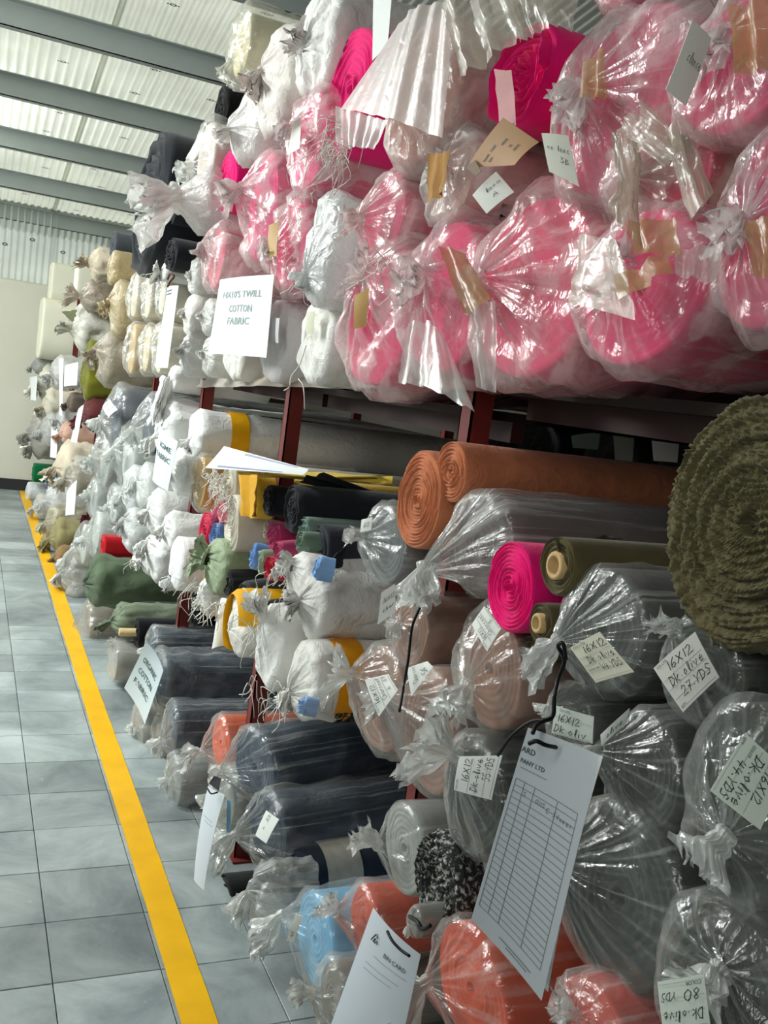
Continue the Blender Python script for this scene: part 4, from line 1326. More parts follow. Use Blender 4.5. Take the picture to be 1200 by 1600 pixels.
# left part of the middle shelf
t, s, b, p = card('record_sheet', 'white printed sheet lying across the rolls under the yellow banded sack', 'paper', [(320, 731, -.05), (350, 697, .02), (482, 733, .12), (474, 742, .10)], 0.70, (238, 242, 248), -0.02)
rules(s, [(0.1, 0.12, 0.1, 0.8), (0.14, 0.12, 0.14, 0.8), (0.85, 0.3, 0.85, 0.9), (0.9, 0.3, 0.9, 0.9)], p, b, plain((150, 160, 200), 0.6, name='blue_print'), 0.001)
t, f, r, b = sack('long white sack with a yellow band, running back behind the rack post', 308, 680, 39, (242, 242, 240), X=0.80, asp=1.1, L=2.3, ku=-0.2, kv=-0.3, kp=0.2, tl=0.3, cr=0.035, fray=1, pl=0.05)
bb = Buf()
th = np.linspace(0, 2 * np.pi, 40)
bb.grid(np.array([f.at(r * 1.1 * 1.10 * np.cos(th), r * 1.10 * np.sin(th), np.full(40, w)) for w in (-0.175, -0.105)]))
bb.make('yellow_band', plain((244, 178, 16), 0.5, name='yellow_print'), t, b)
t, f, r, b = bag('gold roll with ragged edges and clear wrap under the white printed sheet', 312, 754, 44, (204, 160, 74), X=0.78, asp=1.0, op=0.05, kp=0.15, ku=0, kv=0, tail=False, rk=0.03, cr=0.04)
t, f, r, b = bare_roll('cream roll with a thick fringe of yarn ends beside the gold roll', 356, 762, 44, (214, 208, 190), X=0.80, asp=1.0, turns=10, ridge=0.006, seed=72)
threads(t, b, [W(336 + 5 * k, 742 + 10 * k, .76) for k in range(5)], THREAD, 22, 0.045, 0.0016, 9)
t, f, r, b = bare_roll('yellow cloth roll with a folded front end, on top of the black rolls', 392, 775, 34, (236, 190, 60), X=0.80, asp=1.0, sq=2.6, turns=5, seed=73, L=1.0)
strip(t, b, [(369, 742, -.03), (412, 742, -.01), (406, 808, -.01), (378, 806, -.02)], 0.74, cloth((232, 172, 44)), 'folded_end', 8, 8, fold=0.012, cr=0.006, thick=0.003)
strip(t, b, [(370, 742, -.03), (412, 738, .0), (615, 742, .35), (612, 758, .34)], 0.76, cloth((238, 204, 80)), 'loose_flap', 8, 8, fold=0.006, cr=0.006, thick=0.003)
BK = cloth((34, 37, 42), 0.85, 0.2, 10, 0.3, 600, name='black_cloth')
bare_roll('black cloth roll behind the yellow folded end', 420, 782, 25, (34, 37, 42), X=0.80, mat=BK, turns=5, seed=74, L=0.9)
t, f, r, b = bare_roll('larger black cloth roll with a loose cloth corner over it', 458, 795, 38, (34, 37, 42), X=0.79, mat=BK, turns=6, ridge=0.005, seed=75, L=1.0, nth=56)
strip(t, b, [(462, 756, 0), (505, 735, .06), (612, 775, .32), (600, 790, .3)], 0.79, BK, 'loose_corner', 8, 6, fold=0.006, cr=0.003, thick=0.002)
GRN = (118, 142, 130)
bare_roll('sage green cloth roll below the black ones', 476, 828, 22, GRN, X=0.80, turns=5, seed=76, L=0.9)
bare_roll('small sage roll with a fluffy end under the larger sage one', 472, 850, 20, (112, 134, 116), X=0.78, turns=5, ridge=0.006, seed=77, L=0.5)
t, f, r, b = bare_roll('big charcoal cloth roll with a folded lap above the grey sack', 496, 862, 44, (48, 52, 58), X=0.82, turns=6, seed=78, L=0.95, mat=cloth((48, 52, 58), 0.85, 0.2, 10, 0.3, 600, name='charcoal_cloth'))
strip(t, b, [(505, 880, 0), (560, 842, .12), (600, 838, .25), (515, 905, .02)], 0.79, BK, 'folded_lap', 6, 6, fold=0.004, cr=0.003, thick=0.003)
GS = 'small rolls of offcuts in the middle of the rack'
for lab, x, y, rv, c, X, asp in [
        ('small crimson roll left of the cream roll end', 320, 828, 28, (206, 52, 84), .76, 1.0),
        ('small dusky rose roll lying on the crimson one', 333, 806, 16, (190, 76, 110), .77, 1.2),
        ('small baby pink roll standing above the cream roll end', 346, 798, 18, (236, 140, 160), .76, 1.0),
        ('small denim blue roll beside the crimson one', 336, 834, 17, (104, 134, 184), .77, 1.0),
        ('small charcoal fluffy roll at the lower right of the sage sack', 357, 912, 20, (40, 43, 44), .77, 1.0),
        ('small raspberry roll with a creased end under the black rolls', 428, 838, 21, (176, 62, 104), .77, 1.1),
        ('second raspberry roll lying lower and further right', 436, 862, 17, (172, 56, 98), .76, 1.2),
        ('small red roll with a rolled edge above the white sacks', 424, 888, 17, (192, 40, 62), .77, 1.1),
        ('small sky blue roll left of the raspberry ones', 396, 868, 21, (110, 152, 214), .77, 0.8),
        ('small pale sage roll beside the sky blue one', 408, 878, 19, (150, 168, 142), .76, 0.8),
        ('small dark grey roll with pale edges above the yellow wrapped bundle', 384, 930, 22, (66, 70, 72), .77, 1.0),
        ('small black roll resting on the yellow wrapped bundle', 392, 958, 17, (30, 33, 38), .75, 1.1),
        ('small taupe roll behind the raspberry ones', 418, 826, 16, (160, 140, 126), .79, 1.1)]:
    bare_roll(lab, x, y, rv, c, X=X, asp=asp, turns=5, ridge=0.005, L=0.4, ty=math.sin(x * 1.7) * 0.25, tz=math.cos(x * 2.3) * 0.15, rot=x * 0.7, group=GS, lump=0.06, step=0.06)
bare_roll('flat cream roll standing upright beside the yellow folded end', 362, 818, 46, (224, 216, 200), X=0.78, asp=0.9, turns=9, ridge=0.006, sq=2.3, seed=82, L=0.5, mat=cloth((226, 220, 206), 0.9, 0.1, 10, 0.3))
t, f, r, b = sack('sage green woven sack with an open mouth under the cream roll', 340, 884, 42, (158, 176, 140), X=0.76, asp=1.2, ku=-0.3, kv=0.2, kp=0.3, tl=0.7, tf=0.7, rk=0.3, td=(-0.7, 0.5, 0.2), fray=2)
bare_roll('yellow roll edge peeking out under the sage sack', 326, 912, 22, (236, 176, 40), X=0.78, asp=1.2, turns=4, seed=83, L=0.5)
t, f, r, b = sack('white fringe bundle hanging under the sage sack', 322, 932, 24, X=0.75, asp=1.2, kp=0.3, tl=0.6, td=(-0.5, 0.2, -0.9), fray=0, cr=0.08)
threads(t, b, [W(305, 915, .70), W(318, 935, .70), W(335, 945, .70)], THREAD, 14, 0.06, 0.0013, 12)
# white sacks
GK = 'white woven sacks in the middle of the rack'
t, f, r, b = sack('white sack with its mouth folded open around light blue cloth', 470, 905, 40, (240, 238, 232), X=0.77, asp=1.3, ku=-0.3, kv=0.4, kp=0.3, tl=0.7, tf=0.6, rk=0.25, td=(-0.8, 0.6, 0.35), group=GK)
cloth_end(t, b, 496, 888, 17, (140, 182, 232), 0.735, 0.035, 7)
t, f, r, b = sack('fat grey-white sack roll lying level above the yellow banded sack', 492, 946, 54, (214, 212, 206), X=0.78, asp=1.0, L=1.0, ku=-0.25, kv=0.1, kp=0.3, tl=0.5, tf=0.6, td=(-0.8, 0.3, -0.3), fray=7, group=GK)
t, f, r, b = sack('tall white sack tied at its waist and bulging below', 425, 1010, 64, (240, 240, 234), X=0.74, asp=0.95, sq=2.2, ku=0.1, kv=0.75, kp=0.3, tl=0.9, tf=0.5, td=(-0.4, 0.1, 0.9), pl=0.10, fray=5, fl=0.07, group=GK)
threads(t, b, [W(395, 1066, .68), W(430, 1085, .68)], THREAD, 6, 0.05, 0.0012, 14)
t, f, r, b = sack('white sack with a wide orange-yellow band and blue cloth in its torn end', 478, 1062, 60, (232, 230, 222), X=0.75, asp=1.0, L=0.8, ku=-0.3, kv=-0.45, kp=0.2, tl=0.45, tf=0.45, td=(-0.5, 0.2, -0.8), fray=7, fl=0.05, group=GK)
cloth_end(t, b, 474, 1102, 13, (150, 180, 220), 0.70, 0.03, 8)
bb = Buf()
th = np.linspace(0, 2 * np.pi, 48)
bb.grid(np.array([f.at(r * 1.09 * np.cos(th), r * 1.09 * np.sin(th), np.full(48, w)) for w in (-0.115, -0.045)]))
band = bb.make('yellow_band', plain((226, 150, 14), 0.5, name='orange_print'), t, b)
# block characters printed on the band
glyph = [[(0, .95, 1, .95), (.2, 1, .2, .1), (.8, 1, .8, .1), (.2, .72, .8, .72), (.2, .5, .8, .5), (0, .3, 1, .3), (.5, .5, .5, 0), (0, .05, 1, .05)],
         [(0, .95, .4, .95), (.2, 1, .2, .0), (0, .55, .4, .55), (.5, .9, 1, .9), (.5, .6, 1, .6), (.5, .9, .5, .3), (1, .9, 1, .3), (.5, .3, 1, .3), (.75, .3, .75, 0)],
         [(.1, .9, .9, .9), (.1, .9, .1, .1), (.9, .9, .9, .1), (.1, .1, .9, .1), (.1, .5, .9, .5), (.5, .9, .5, .1)]]
bb = Buf()
for gi, gl_ in enumerate(glyph):
    for col_ in range(2):
        for (x0, y0, x1, y1) in (gl_ if col_ == 0 else glyph[(gi + 1) % 3]):
            def at_(x, y):
                ang = -0.55 - 0.30 * gi - 0.26 * (1 - y)
                w = -0.112 + 0.032 * col_ + 0.027 * x
                return f.at(np.array([r * 1.097 * math.cos(ang)]), np.array([r * 1.097 * math.sin(ang)]), np.array([w]))[0]
            bb.tube([at_(x0, y0), at_((x0 + x1) / 2, (y0 + y1) / 2), at_(x1, y1)], 0.0016, 4)
bb.make('printed_characters', INK, band, b, kind='stuff')
t, f, r, b = sack('yellow and white wrapped bundle under the small black roll', 376, 975, 50, (236, 232, 220), X=0.74, asp=0.95, ku=-0.1, kv=-0.2, kp=0.25, tail=False, rk=0.04, pl=0.05, fray=0)
bb = Buf()
th = np.linspace(np.pi * 0.06, np.pi * 1.35, 30)
bb.grid(np.array([f.at(0.95 * r * s_ * np.cos(th), r * s_ * np.sin(th), np.full(30, w)) for s_, w in ((1.14, -0.14), (1.14, -0.02), (1.1, 0.012), (0.94, 0.03))]))
bb.make('yellow_band', plain((246, 182, 20), 0.5, name='yellow_print'), t, b)
t, s, b, p = card('white_cloth', 'white cotton cloth corner hanging left of the yellow wrapped bundle', 'cloth', [(345, 935, 0), (368, 940, .03), (362, 1010, .02), (330, 1014, -.04)], 0.73, (240, 240, 236), 0.15, wave=0.03)
# the white pillow-like sack and the knotted clear-white sacks
sack('smooth white pillow shaped sack end, left of the sage sack', 278, 880, 40, (246, 247, 246), X=0.73, asp=1.1, sq=2.4, ku=-0.1, kv=-0.6, kp=0.15, pl=0.03, tl=0.5, td=(-0.3, 0.2, -0.9), cr=0.015, fray=2)
GN = 'knotted white sacks left of the coloured offcut rolls'
for lab, x, y, rv, kw in [
        ('white knotted sack just below the second printed sign', 226, 760, 34, dict(ku=-0.2, kv=0.2)),
        ('stringy white sack right of the tall grey bags', 206, 770, 38, dict(ku=-.1, kv=-.1)),
        ('white sack with frayed strings in the middle of the knotted group', 244, 800, 32, dict(ku=0.1, kv=.1)),
        ('round white sack end beside the red cloth', 205, 826, 34, dict(ku=-.3, kv=.4, kp=.2)),
        ('white sack with a drooping knot left of the pillow shaped one', 246, 866, 40, dict(ku=-.2, kv=.5)),
        ('small white sack wedged low between the knotted sacks', 230, 872, 24, dict(ku=0, kv=0)),
        ('white sack tucked behind the second printed sign', 262, 672, 44, dict(ku=-.2, kv=-.3)),
        ('white sack right of the second printed sign, against the gold roll', 282, 735, 36, dict(ku=-.3, kv=.3)),
        ('loose white sack top under the stringy one', 268, 830, 28, dict(ku=-.3, kv=.2))]:
    kw = dict(dict(kp=0.3, tl=0.7, pl=0.14, fray=5), **kw)
    sack(lab, x, y, rv, (236, 237, 233), X=0.76, asp=1.15, group=GN, cr=0.06, mat=film((240, 242, 240), 0.82, 0.3) if rv % 4 else None, nth=64, **kw)
t, s, b, p = card('printed_sign', 'white paper sign with IGME FABRIC in green print, half covered by sacks', 'sign', [(250, 666, -.008), (278, 690, .008), (262, 767, .006), (238, 750, -.008)], 0.665, (224, 232, 236), 0.03)
write(s, [('IGME', 0.25, 0.30, 0.10, 0.6), ('FABRIC', 0.1, 0.50, 0.10, 0.78)], p, b, INKG)
# clear bags further left
GG = 'grey rolls in clear bags at the middle left'
NV = (62, 70, 84)
for lab, x, y, rv, c, X, kw in [
        ('dark navy roll in clear plastic with a small white label, topmost of the middle shelf', 182, 652, 50, (70, 78, 92), .74, dict(L=1.0, ku=-.3, kv=-.1)),
        ('dark slate roll in clear plastic right of the labelled navy one', 232, 664, 50, NV, .78, dict(L=1.0, ku=-.3, kv=-.2)),
        ('pale grey roll in a pleated bag gathered to a star in the middle', 164, 716, 46, (176, 180, 176), .73, dict(ku=-.1, kv=0, npl=21)),
        ('pale grey roll behind the star pleated bag', 200, 712, 50, (186, 190, 186), .77, dict(ku=.1, kv=.2)),
        ('grey round bag under the star pleated one', 146, 778, 32, (176, 180, 178), .72, dict(ku=.1, kv=.4, kp=.2)),
        ('grey bag with a flat cut face right of the round one', 178, 788, 30, (190, 194, 192), .74, dict(ku=0, kv=0, kp=.2, sq=3)),
        ('cloudy bag roll above the red cloth', 150, 832, 36, (196, 200, 196), .73, dict(ku=-.2, kv=-.3)),
        ('cloudy bag with a hanging tail under the cloudy roll', 130, 850, 34, (200, 204, 198), .71, dict(ku=0, kv=-.3, tl=1.0))]:
    t, f, r, b = bag(lab, x, y, rv, c, X=X, asp=1.15, op=0.13, cr=0.05, group=GG, nth=64, pl=0.16, **dict(dict(kp=0.4, tl=0.5), **kw))
    if 'small white label' in lab:
        tag(t, b, [(160, 636, -.02), (172, 624, 0), (184, 640, 0), (170, 652, -.02)], 0.68, [('842', 0.2, 0.4, 0.3), ('olive', 0.2, 0.8, 0.26)])
bare_roll('maroon cloth roll end between the cloudy bags', 128, 818, 14, (112, 34, 52), X=0.72, turns=4, seed=90, L=0.3)
bare_roll('bright red cloth roll end above the olive green roll', 160, 852, 17, (190, 24, 34), X=0.71, sq=4, turns=4, seed=91, L=0.4)
# far left clutter
GF = 'wrapped bundles at the far end of the middle shelf'
for lab, x, y, rv, c, X, m in [
        ('cream bundle with hanging ends at the far end under the foam blocks', 72, 598, 24, (226, 222, 208), .68, 0),
        ('white bundle beside the pale hanging tags', 92, 580, 22, (226, 226, 222), .70, 1),
        ('grey bundle sticking out furthest towards the far wall', 57, 570, 12, (190, 192, 188), .59, 1),
        ('beige bundle below the cream hanging ends', 78, 630, 20, (206, 198, 180), .69, 0),
        ('dark taupe cloth bundle left of the maroon one', 112, 628, 13, (112, 100, 90), .71, 0),
        ('maroon brown cloth bundle under the olive green roll end', 142, 645, 24, (104, 52, 52), .74, 0),
        ('grey crumpled bag furthest along at mid height', 58, 672, 24, (200, 198, 190), .63, 1),
        ('pale crumpled bag right of the furthest one', 78, 668, 22, (218, 218, 214), .67, 1),
        ('grey knotted bag below the pale crumpled one', 62, 692, 22, (180, 176, 164), .64, 1),
        ('clear white bag above the salmon cloth', 100, 652, 17, (228, 228, 226), .69, 1),
        ('salmon pink cloth bundle between two white tags', 102, 676, 15, (206, 168, 150), .69, 0),
        ('beige cloth roll with a stringy end in the middle far group', 104, 724, 30, (212, 200, 178), .69, 0),
        ('beige knotted bag end right of the stringy roll', 118, 742, 26, (208, 200, 184), .71, 1),
        ('white cloth bundle low at the far end beside the blue box', 84, 778, 24, (236, 237, 236), .67, 1),
        ('straw coloured bag bundle below the white far bundle', 84, 812, 22, (212, 204, 178), .67, 1),
        ('sage and brown sack standing low beside the yellow line', 92, 838, 24, (150, 142, 100), .69, 0),
        ('beige crumpled bag low by the line, nearest the sage sack', 76, 842, 17, (196, 186, 160), .66, 1),
        ('white thin bundle at the foot of the far shelf', 62, 790, 16, (228, 226, 216), .64, 1),
        ('brown bundle on the floor level under the sage sack', 94, 868, 14, (150, 120, 82), .68, 0)]:
    sack(lab, x, y, rv, c, X=X, asp=1.2, kp=0.5, tl=0.8, tf=0.6, cr=0.09, fray=0, L=0.5, group=GF, nth=48, mat=film(tuple(c), 0.8, 0.3) if m else cloth(c, 0.9, 0.15), pl=0.16)
bare_roll('dark green cloth bundle on a white roll at the far end', 52, 738, 15, (10, 112, 66), X=0.63, sq=3, turns=3, L=0.55, seed=95)
sack('white roll under the dark green cloth bundle', 44, 768, 15, (226, 230, 234), X=0.61, asp=1.2, kp=0.1, tail=False, rk=0.05, fray=0, L=0.4)
bare_roll('small royal blue box shaped roll beside the dark green bundle', 72, 752, 8, (66, 98, 178), X=0.65, sq=5, turns=3, L=0.35, seed=96)
for k, (lab, c4) in enumerate([('white hanging tag furthest from the camera, under the foam blocks', [(46, 590, -.01), (58, 588, 0), (56, 626, 0), (48, 625, -.01)]),
                               ('tall narrow white tag left of the olive green roll end', [(92, 560, -.01), (99, 560, 0), (97, 650, 0), (93, 648, -.01)]),
                               ('broad white tag with a dark notch, beside the olive green roll end', [(101, 572, -.02), (122, 566, .02), (120, 602, .01), (100, 604, -.02)]),
                               ('slanting white tag with a pink back beside the maroon cloth', [(122, 640, -.01), (131, 632, 0), (120, 692, 0), (110, 690, -.01)]),
                               ('plain white tag above the beige stringy roll', [(80, 668, -.01), (91, 670, 0), (88, 716, 0), (78, 714, -.01)]),
                               ('white tag on black card above the sage sack', [(104, 770, -.01), (120, 750, 0), (116, 804, 0), (102, 806, -.01)])]):
    card('hanging_tag', lab, 'tag', c4, 0.565 if k == 0 else 0.655, (234, 237, 238), 0.02, n=4, m=6, group='white paper tags hanging at the far end')

# ================================================================== bottom shelf and floor level
GL = 'knotted bags on the bottom shelf'
t, f, r, b = bag('very large dark olive roll with long fanned pleats, right of the big card', 966, 1400, 152, (44, 50, 42), X=0.76, asp=1.05, ku=-0.75, kv=-0.0, kp=0.3, pl=0.10, npl=31, tl=0.3, tf=0.25, td=(-0.8, 0.4, -0.2), op=0.05, cr=0.015, group=GL)
t, f, r, b = bag('large dark olive roll at the right frame edge with an upside-down label', 1172, 1262, 168, DO, X=0.73, asp=0.85, ku=0.1, kv=-0.25, kp=0.35, pl=0.18, npl=17, tl=0.5, tf=0.4, td=(-0.7, 0.1, -0.6), op=0.07, cr=0.035, group=GL)
tag(t, b, [(1232, 1205, .0), (1188, 1297, -.01), (1109, 1235, -.03), (1164, 1145, -.02)], 0.64, [('16X12', 0.2, 0.36, 0.18), ('Dk.olive', 0.12, 0.62, 0.2), ('44.YDS', 0.3, 0.86, 0.18)], header=[('CO LTD', 0.06, 0.1, 0.05), ('COLOR', 0.04, 0.74, 0.05), ('QTY', 0.04, 0.97, 0.05)], col=(198, 206, 194))
t, f, r, b = bag('dark olive roll at the bottom right corner labelled 80 yards upside down', 1130, 1560, 160, DO, X=0.72, asp=0.95, ku=0.2, kv=0.5, kp=0.3, pl=0.14, npl=19, tl=0.4, td=(-0.8, 0, -0.3), op=0.07, cr=0.03, group=GL)
s = tag(t, b, [(1116, 1640, 0), (1042, 1652, -.02), (1027, 1534, -.02), (1100, 1522, 0)], 0.63, [('16X12', 0.2, 0.3, 0.14), ('Dk.olive', 0.08, 0.58, 0.15), ('80', 0.1, 0.84, 0.15), ('YDS', 0.60, 0.84, 0.12)], header=[('COLOR', 0.06, 0.94, 0.05)], col=(206, 214, 202))
# big stock card
t, s, b, p = card('stock_card', 'large white ruled stock card hanging on a black cord in front of the olive rolls', 'card', [(825, 1137, -.02), (937, 1180, .04), (846, 1564, .02), (736, 1437, -.06)], 0.60, (226, 232, 236), -0.06, 0.04, 28, 28)
write(s, [('ARD', 0.0, 0.115, 0.026), ('PANY LTD', 0.03, 0.165, 0.020)], p, b, INK2, 'printed_lettering')
rules(s, [(0.05, 0.188, 0.42, 0.188)] + [(0.04, v, 0.9, v) for v in np.linspace(0.245, 0.90, 23)] + [(u, 0.245, u, 0.90) for u in (0.04, 0.16, 0.3, 0.62, 0.9)], p, b, plain((150, 158, 164), 0.6, name='grey_print'), 0.0004)
write(s, [('b5   0115', 0.13, 0.305, 0.02), ('C Sdanec', 0.5, 0.315, 0.022)], p, b, plain((96, 100, 110), 0.6, name='pencil'), 'handwriting', True)
rules(s, [(0.35, 0.95, 0.8, 0.95), (0.45, 0.965, 0.75, 0.965)], p, b, plain((150, 158, 164), 0.6, name='grey_print'), 0.0006, 'small_print')
s2 = Sheet([W(830, 1139, .625), W(942, 1182, .665), W(856, 1550, .65), W(748, 1430, .58)], -0.06, 0.04)
s2.mesh('second_sheet', paper_m((222, 226, 228)), t, b, 10, 12)
cord(t, b, [(826, 1162, -.035), (838, 1158, -.03), (852, 1164, -.02), (869, 1168, 0.0)], 0.60, 0.0024)
cord(t, b, [(778, 1180, -.02), (800, 1150, -.02), (830, 1128, -.01), (862, 1122, 0), (866, 1090, 0), (872, 1060, .01), (882, 1032, .01), (872, 1010, .0), (880, 1006, .0), (884, 1030, .01)], 0.60, 0.0024)
cord(t, b, [(862, 1122, 0), (840, 1132, -.02), (832, 1146, -.03)], 0.60, 0.0024)
# clear-ended grey roll, marbled roll
t, f, r, b = bag('pale grey roll with a drum-tight clear end and a milky knot', 632, 1325, 72, (150, 152, 146), X=0.78, asp=1.1, fr_r=0.93, ku=-0.55, kv=-0.2, kp=0.35, pl=0.10, npl=9, tl=0.75, tf=0.55, td=(-0.7, 0.5, 0.5), op=0.05, cr=0.012, gap=1.03, group=GL)
MARB = None
m_, nt_, out_ = _new('marbled_black_pile')
p_ = _n(nt_, 'ShaderNodeBsdfPrincipled')
tc_ = _n(nt_, 'ShaderNodeTexCoord')
n_ = _n(nt_, 'ShaderNodeTexNoise')
n_.inputs['Scale'].default_value = 130
n_.inputs['Detail'].default_value = 4
nt_.links.new(tc_.outputs['Object'], n_.inputs['Vector'])
r_ = _n(nt_, 'ShaderNodeValToRGB')
r_.color_ramp.elements[0].position = 0.5
r_.color_ramp.elements[0].color = lin((26, 27, 26)) + (1,)
r_.color_ramp.elements[1].position = 0.68
r_.color_ramp.elements[1].color = lin((176, 176, 166)) + (1,)
nt_.links.new(n_.outputs[0], r_.inputs[0])
nt_.links.new(r_.outputs[0], p_.inputs['Base Color'])
p_.inputs['Roughness'].default_value = 0.9
nt_.links.new(p_.outputs[0], out_.inputs[0])
t, f, r, b = bare_roll('marbled black and white pile roll in a white paper sleeve', 684, 1384, 80, (40, 40, 40), X=0.76, asp=0.95, mat=m_, shag=0.0035, nth=140, turns=6, ridge=0.004, L=0.08, seed=101, dish=0.15, nrad=50, lump=0.02)
bb = Buf()
th = np.linspace(0, 2 * np.pi, 48)
bb.grid(np.array([f.at(0.95 * r * k * np.cos(th), r * k * np.sin(th), np.full(48, w)) for k, w in ((1.0, -0.9), (1.03, -0.5), (1.04, -0.055), (1.01, -0.045))]))
bb.make('paper_sleeve', plain((206, 206, 202), 0.7, name='white_wrap', var=0.08, scale=6), t, b)
t, f, r, b = bag('small clear bag end with a black cord left of the marbled roll', 650, 1440, 26, (120, 118, 110), X=0.72, asp=0.8, ku=-0.1, kv=-0.3, kp=0.35, tl=0.8, td=(-0.4, -0.1, -0.9), op=0.12, L=0.25, group=GL)
cord(t, b, [(640, 1432, -.02), (652, 1440, -.03), (660, 1452, -.03), (672, 1446, -.03)], 0.64, 0.003)
ORG = (206, 68, 12)
t, f, r, b = bag('big bright orange roll in a cloudy bag at the bottom of the frame', 735, 1545, 96, ORG, X=0.74, asp=1.2, ku=-0.7, kv=-0.3, kp=0.4, pl=0.14, npl=13, tl=0.8, tf=0.7, td=(-0.7, 0.4, -0.6), op=0.07, cr=0.04, group=GL)
t, f, r, b = bag('orange roll in a pleated clear bag left of the marbled roll', 570, 1440, 56, ORG, X=0.78, asp=1.1, ku=-0.75, kv=-0.1, kp=0.5, pl=0.2, npl=23, tl=0.7, tf=0.7, td=(-0.7, 0.5, 0.5), op=0.11, cr=0.05, group=GL)
t, f, r, b = bag('crumpled clear bag with an orange roll at the lower frame edge', 930, 1612, 70, (190, 50, 22), X=0.72, asp=1.5, ku=-0.3, kv=0.3, kp=0.3, tl=0.6, td=(-0.7, 0.2, 0.3), op=0.13, cr=0.08, group=GL)
t, f, r, b = bag('light blue roll in a clear bag with a cream knot, low on the left', 492, 1468, 76, (120, 182, 220), X=0.78, asp=1.1, ku=-0.85, kv=0.1, kp=0.45, pl=0.12, npl=13, tl=0.9, tf=0.5, td=(-0.6, 0.3, -0.7), op=0.07, cr=0.04, group=GL)
tag(t, b, [(448, 1470, -.02), (462, 1428, -.02), (474, 1432, -.01), (458, 1472, -.01)], 0.70, [('16X', 0.2, 0.7, 0.5)], nl=3)
t, f, r, b = bag('grey bag with a cream knot at the very bottom, beside the second stock card', 520, 1562, 60, (128, 124, 116), X=0.74, asp=1.0, ku=-0.3, kv=-0.0, kp=0.4, tl=0.8, td=(-0.7, 0.2, 0.3), op=0.13, cr=0.06, group=GL)
# second stock card
t, s, b, p = card('stock_card', 'tilted white stock card with a black triangular emblem at the bottom of the frame', 'card', [(583, 1418, -.02), (657, 1492, .02), (612, 1700, .02), (500, 1648, -.05)], 0.63, (226, 234, 242), 0.05, 0.0, 24, 24)
write(s, [('BIN CARD', 0.46, 0.185, 0.028)], p, b, INK2, 'printed_lettering')
rules(s, [(0.3, 0.225, 0.9, 0.225), (0.2, 0.29, 0.8, 0.29), (0.2, 0.33, 0.7, 0.33)], p, b, plain((190, 198, 206), 0.6, name='faint_print'), 0.0008)
bb = Buf()
for (u0, v0, u1, v1, w_) in [(0.17, 0.155, 0.23, 0.10, 0.010), (0.215, 0.155, 0.245, 0.125, 0.012), (0.25, 0.155, 0.262, 0.14, 0.012), (0.245, 0.095, 0.275, 0.12, 0.010), (0.28, 0.13, 0.30, 0.15, 0.010)]:
    bb.add(s(np.array([u0 - w_, u0 + w_, u1 + w_, u1 - w_]), np.array([v0, v0, v1, v1]), 0.0012), [(0, 1, 2, 3)])
bb.make('emblem', INK, p, b, smooth=False)
cord(t, b, [(605, 1455, -.03), (613, 1470, -.03), (626, 1484, -.025), (640, 1494, -.02)], 0.63, 0.0022)
# navy rolls
NB = (42, 58, 76)
GB = 'navy rolls in clear plastic on the bottom shelf'
t, f, r, b = bag('navy roll in shiny clear plastic, upper of the two slanting ones', 398, 1198, 62, (46, 66, 86), X=0.80, asp=1.15, ty=-0.22, tz=-0.04, ku=-0.9, kv=-0.4, kp=0.45, pl=0.14, npl=13, tl=0.4, tf=0.4, td=(-0.8, 0.3, -0.4), op=0.05, cr=0.03, L=1.2, group=GB, streak=0.42, patch=0.10, fb=0.3)
t, f, r, b = bag('navy roll in crumpled clear plastic with a slip tag, lower of the two slanting ones', 418, 1298, 60, NB, X=0.79, asp=1.15, ty=-0.18, ku=-0.75, kv=-0.4, kp=0.5, pl=0.18, tl=0.9, tf=0.7, td=(-0.6, 0.3, -0.5), op=0.07, cr=0.06, L=1.2, group=GB, streak=0.42, patch=0.10, fb=0.3)
tag(t, b, [(399, 1305, -.02), (416, 1266, 0), (436, 1280, .01), (416, 1318, -.01)], 0.72, [('s/n 22', 0.1, 0.5, 0.2)], curl=0.02)
t, f, r, b = bare_roll('dark navy roll carrying a pale paper sleeve, below the slanting ones', 452, 1372, 48, (40, 48, 62), X=0.82, ty=-0.1, turns=6, L=0.9, seed=105)
bb = Buf()
th = np.linspace(0, 2 * np.pi, 40)
bb.grid(np.array([f.at(1.05 * r * np.cos(th), 1.05 * r * np.sin(th), np.full(40, w)) for w in (-0.17, -0.07)]))
bb.make('paper_sleeve', plain((176, 172, 160), 0.7, name='grey_sleeve', var=0.16, scale=40), t, b)
sack('crumpled clear bag tail hanging off the lower slanting navy roll', 412, 1392, 40, X=0.73, asp=0.9, ku=-0.2, kv=0.0, kp=0.5, tl=1.2, tf=0.8, td=(-0.5, 0.1, -0.9), cr=0.12, L=0.12, fray=0, group=GL, mat=film((234, 236, 232), 0.3, 0.2, 0.3))
t, f, r, b = bag('orange roll in a frosted clear bag above the slanting navy rolls', 345, 1160, 44, (226, 92, 40), X=0.80, asp=1.1, ty=-0.05, ku=-0.7, kv=-0.6, kp=0.4, pl=0.12, tl=0.8, tf=0.6, td=(-0.9, 0.3, -0.3), op=0.08, cr=0.05, L=1.1, group=GL)
t, f, r, b = bag('navy roll in clear plastic with a rounded end, left of the orange one', 268, 1138, 44, NB, X=0.77, asp=1.1, ku=-0.4, kv=-0.6, kp=0.2, pl=0.08, tl=0.5, op=0.07, cr=0.03, L=1.2, group=GB, streak=0.42, patch=0.10, fb=0.3)
t, f, r, b = bag('thick navy roll in clear plastic behind the organic cotton sign', 252, 1062, 46, NB, X=0.77, asp=1.2, sq=2.5, ku=-0.3, kv=-0.1, kp=0.3, pl=0.12, tl=0.4, op=0.07, cr=0.06, L=1.2, group=GB, streak=0.42, patch=0.10, fb=0.3)
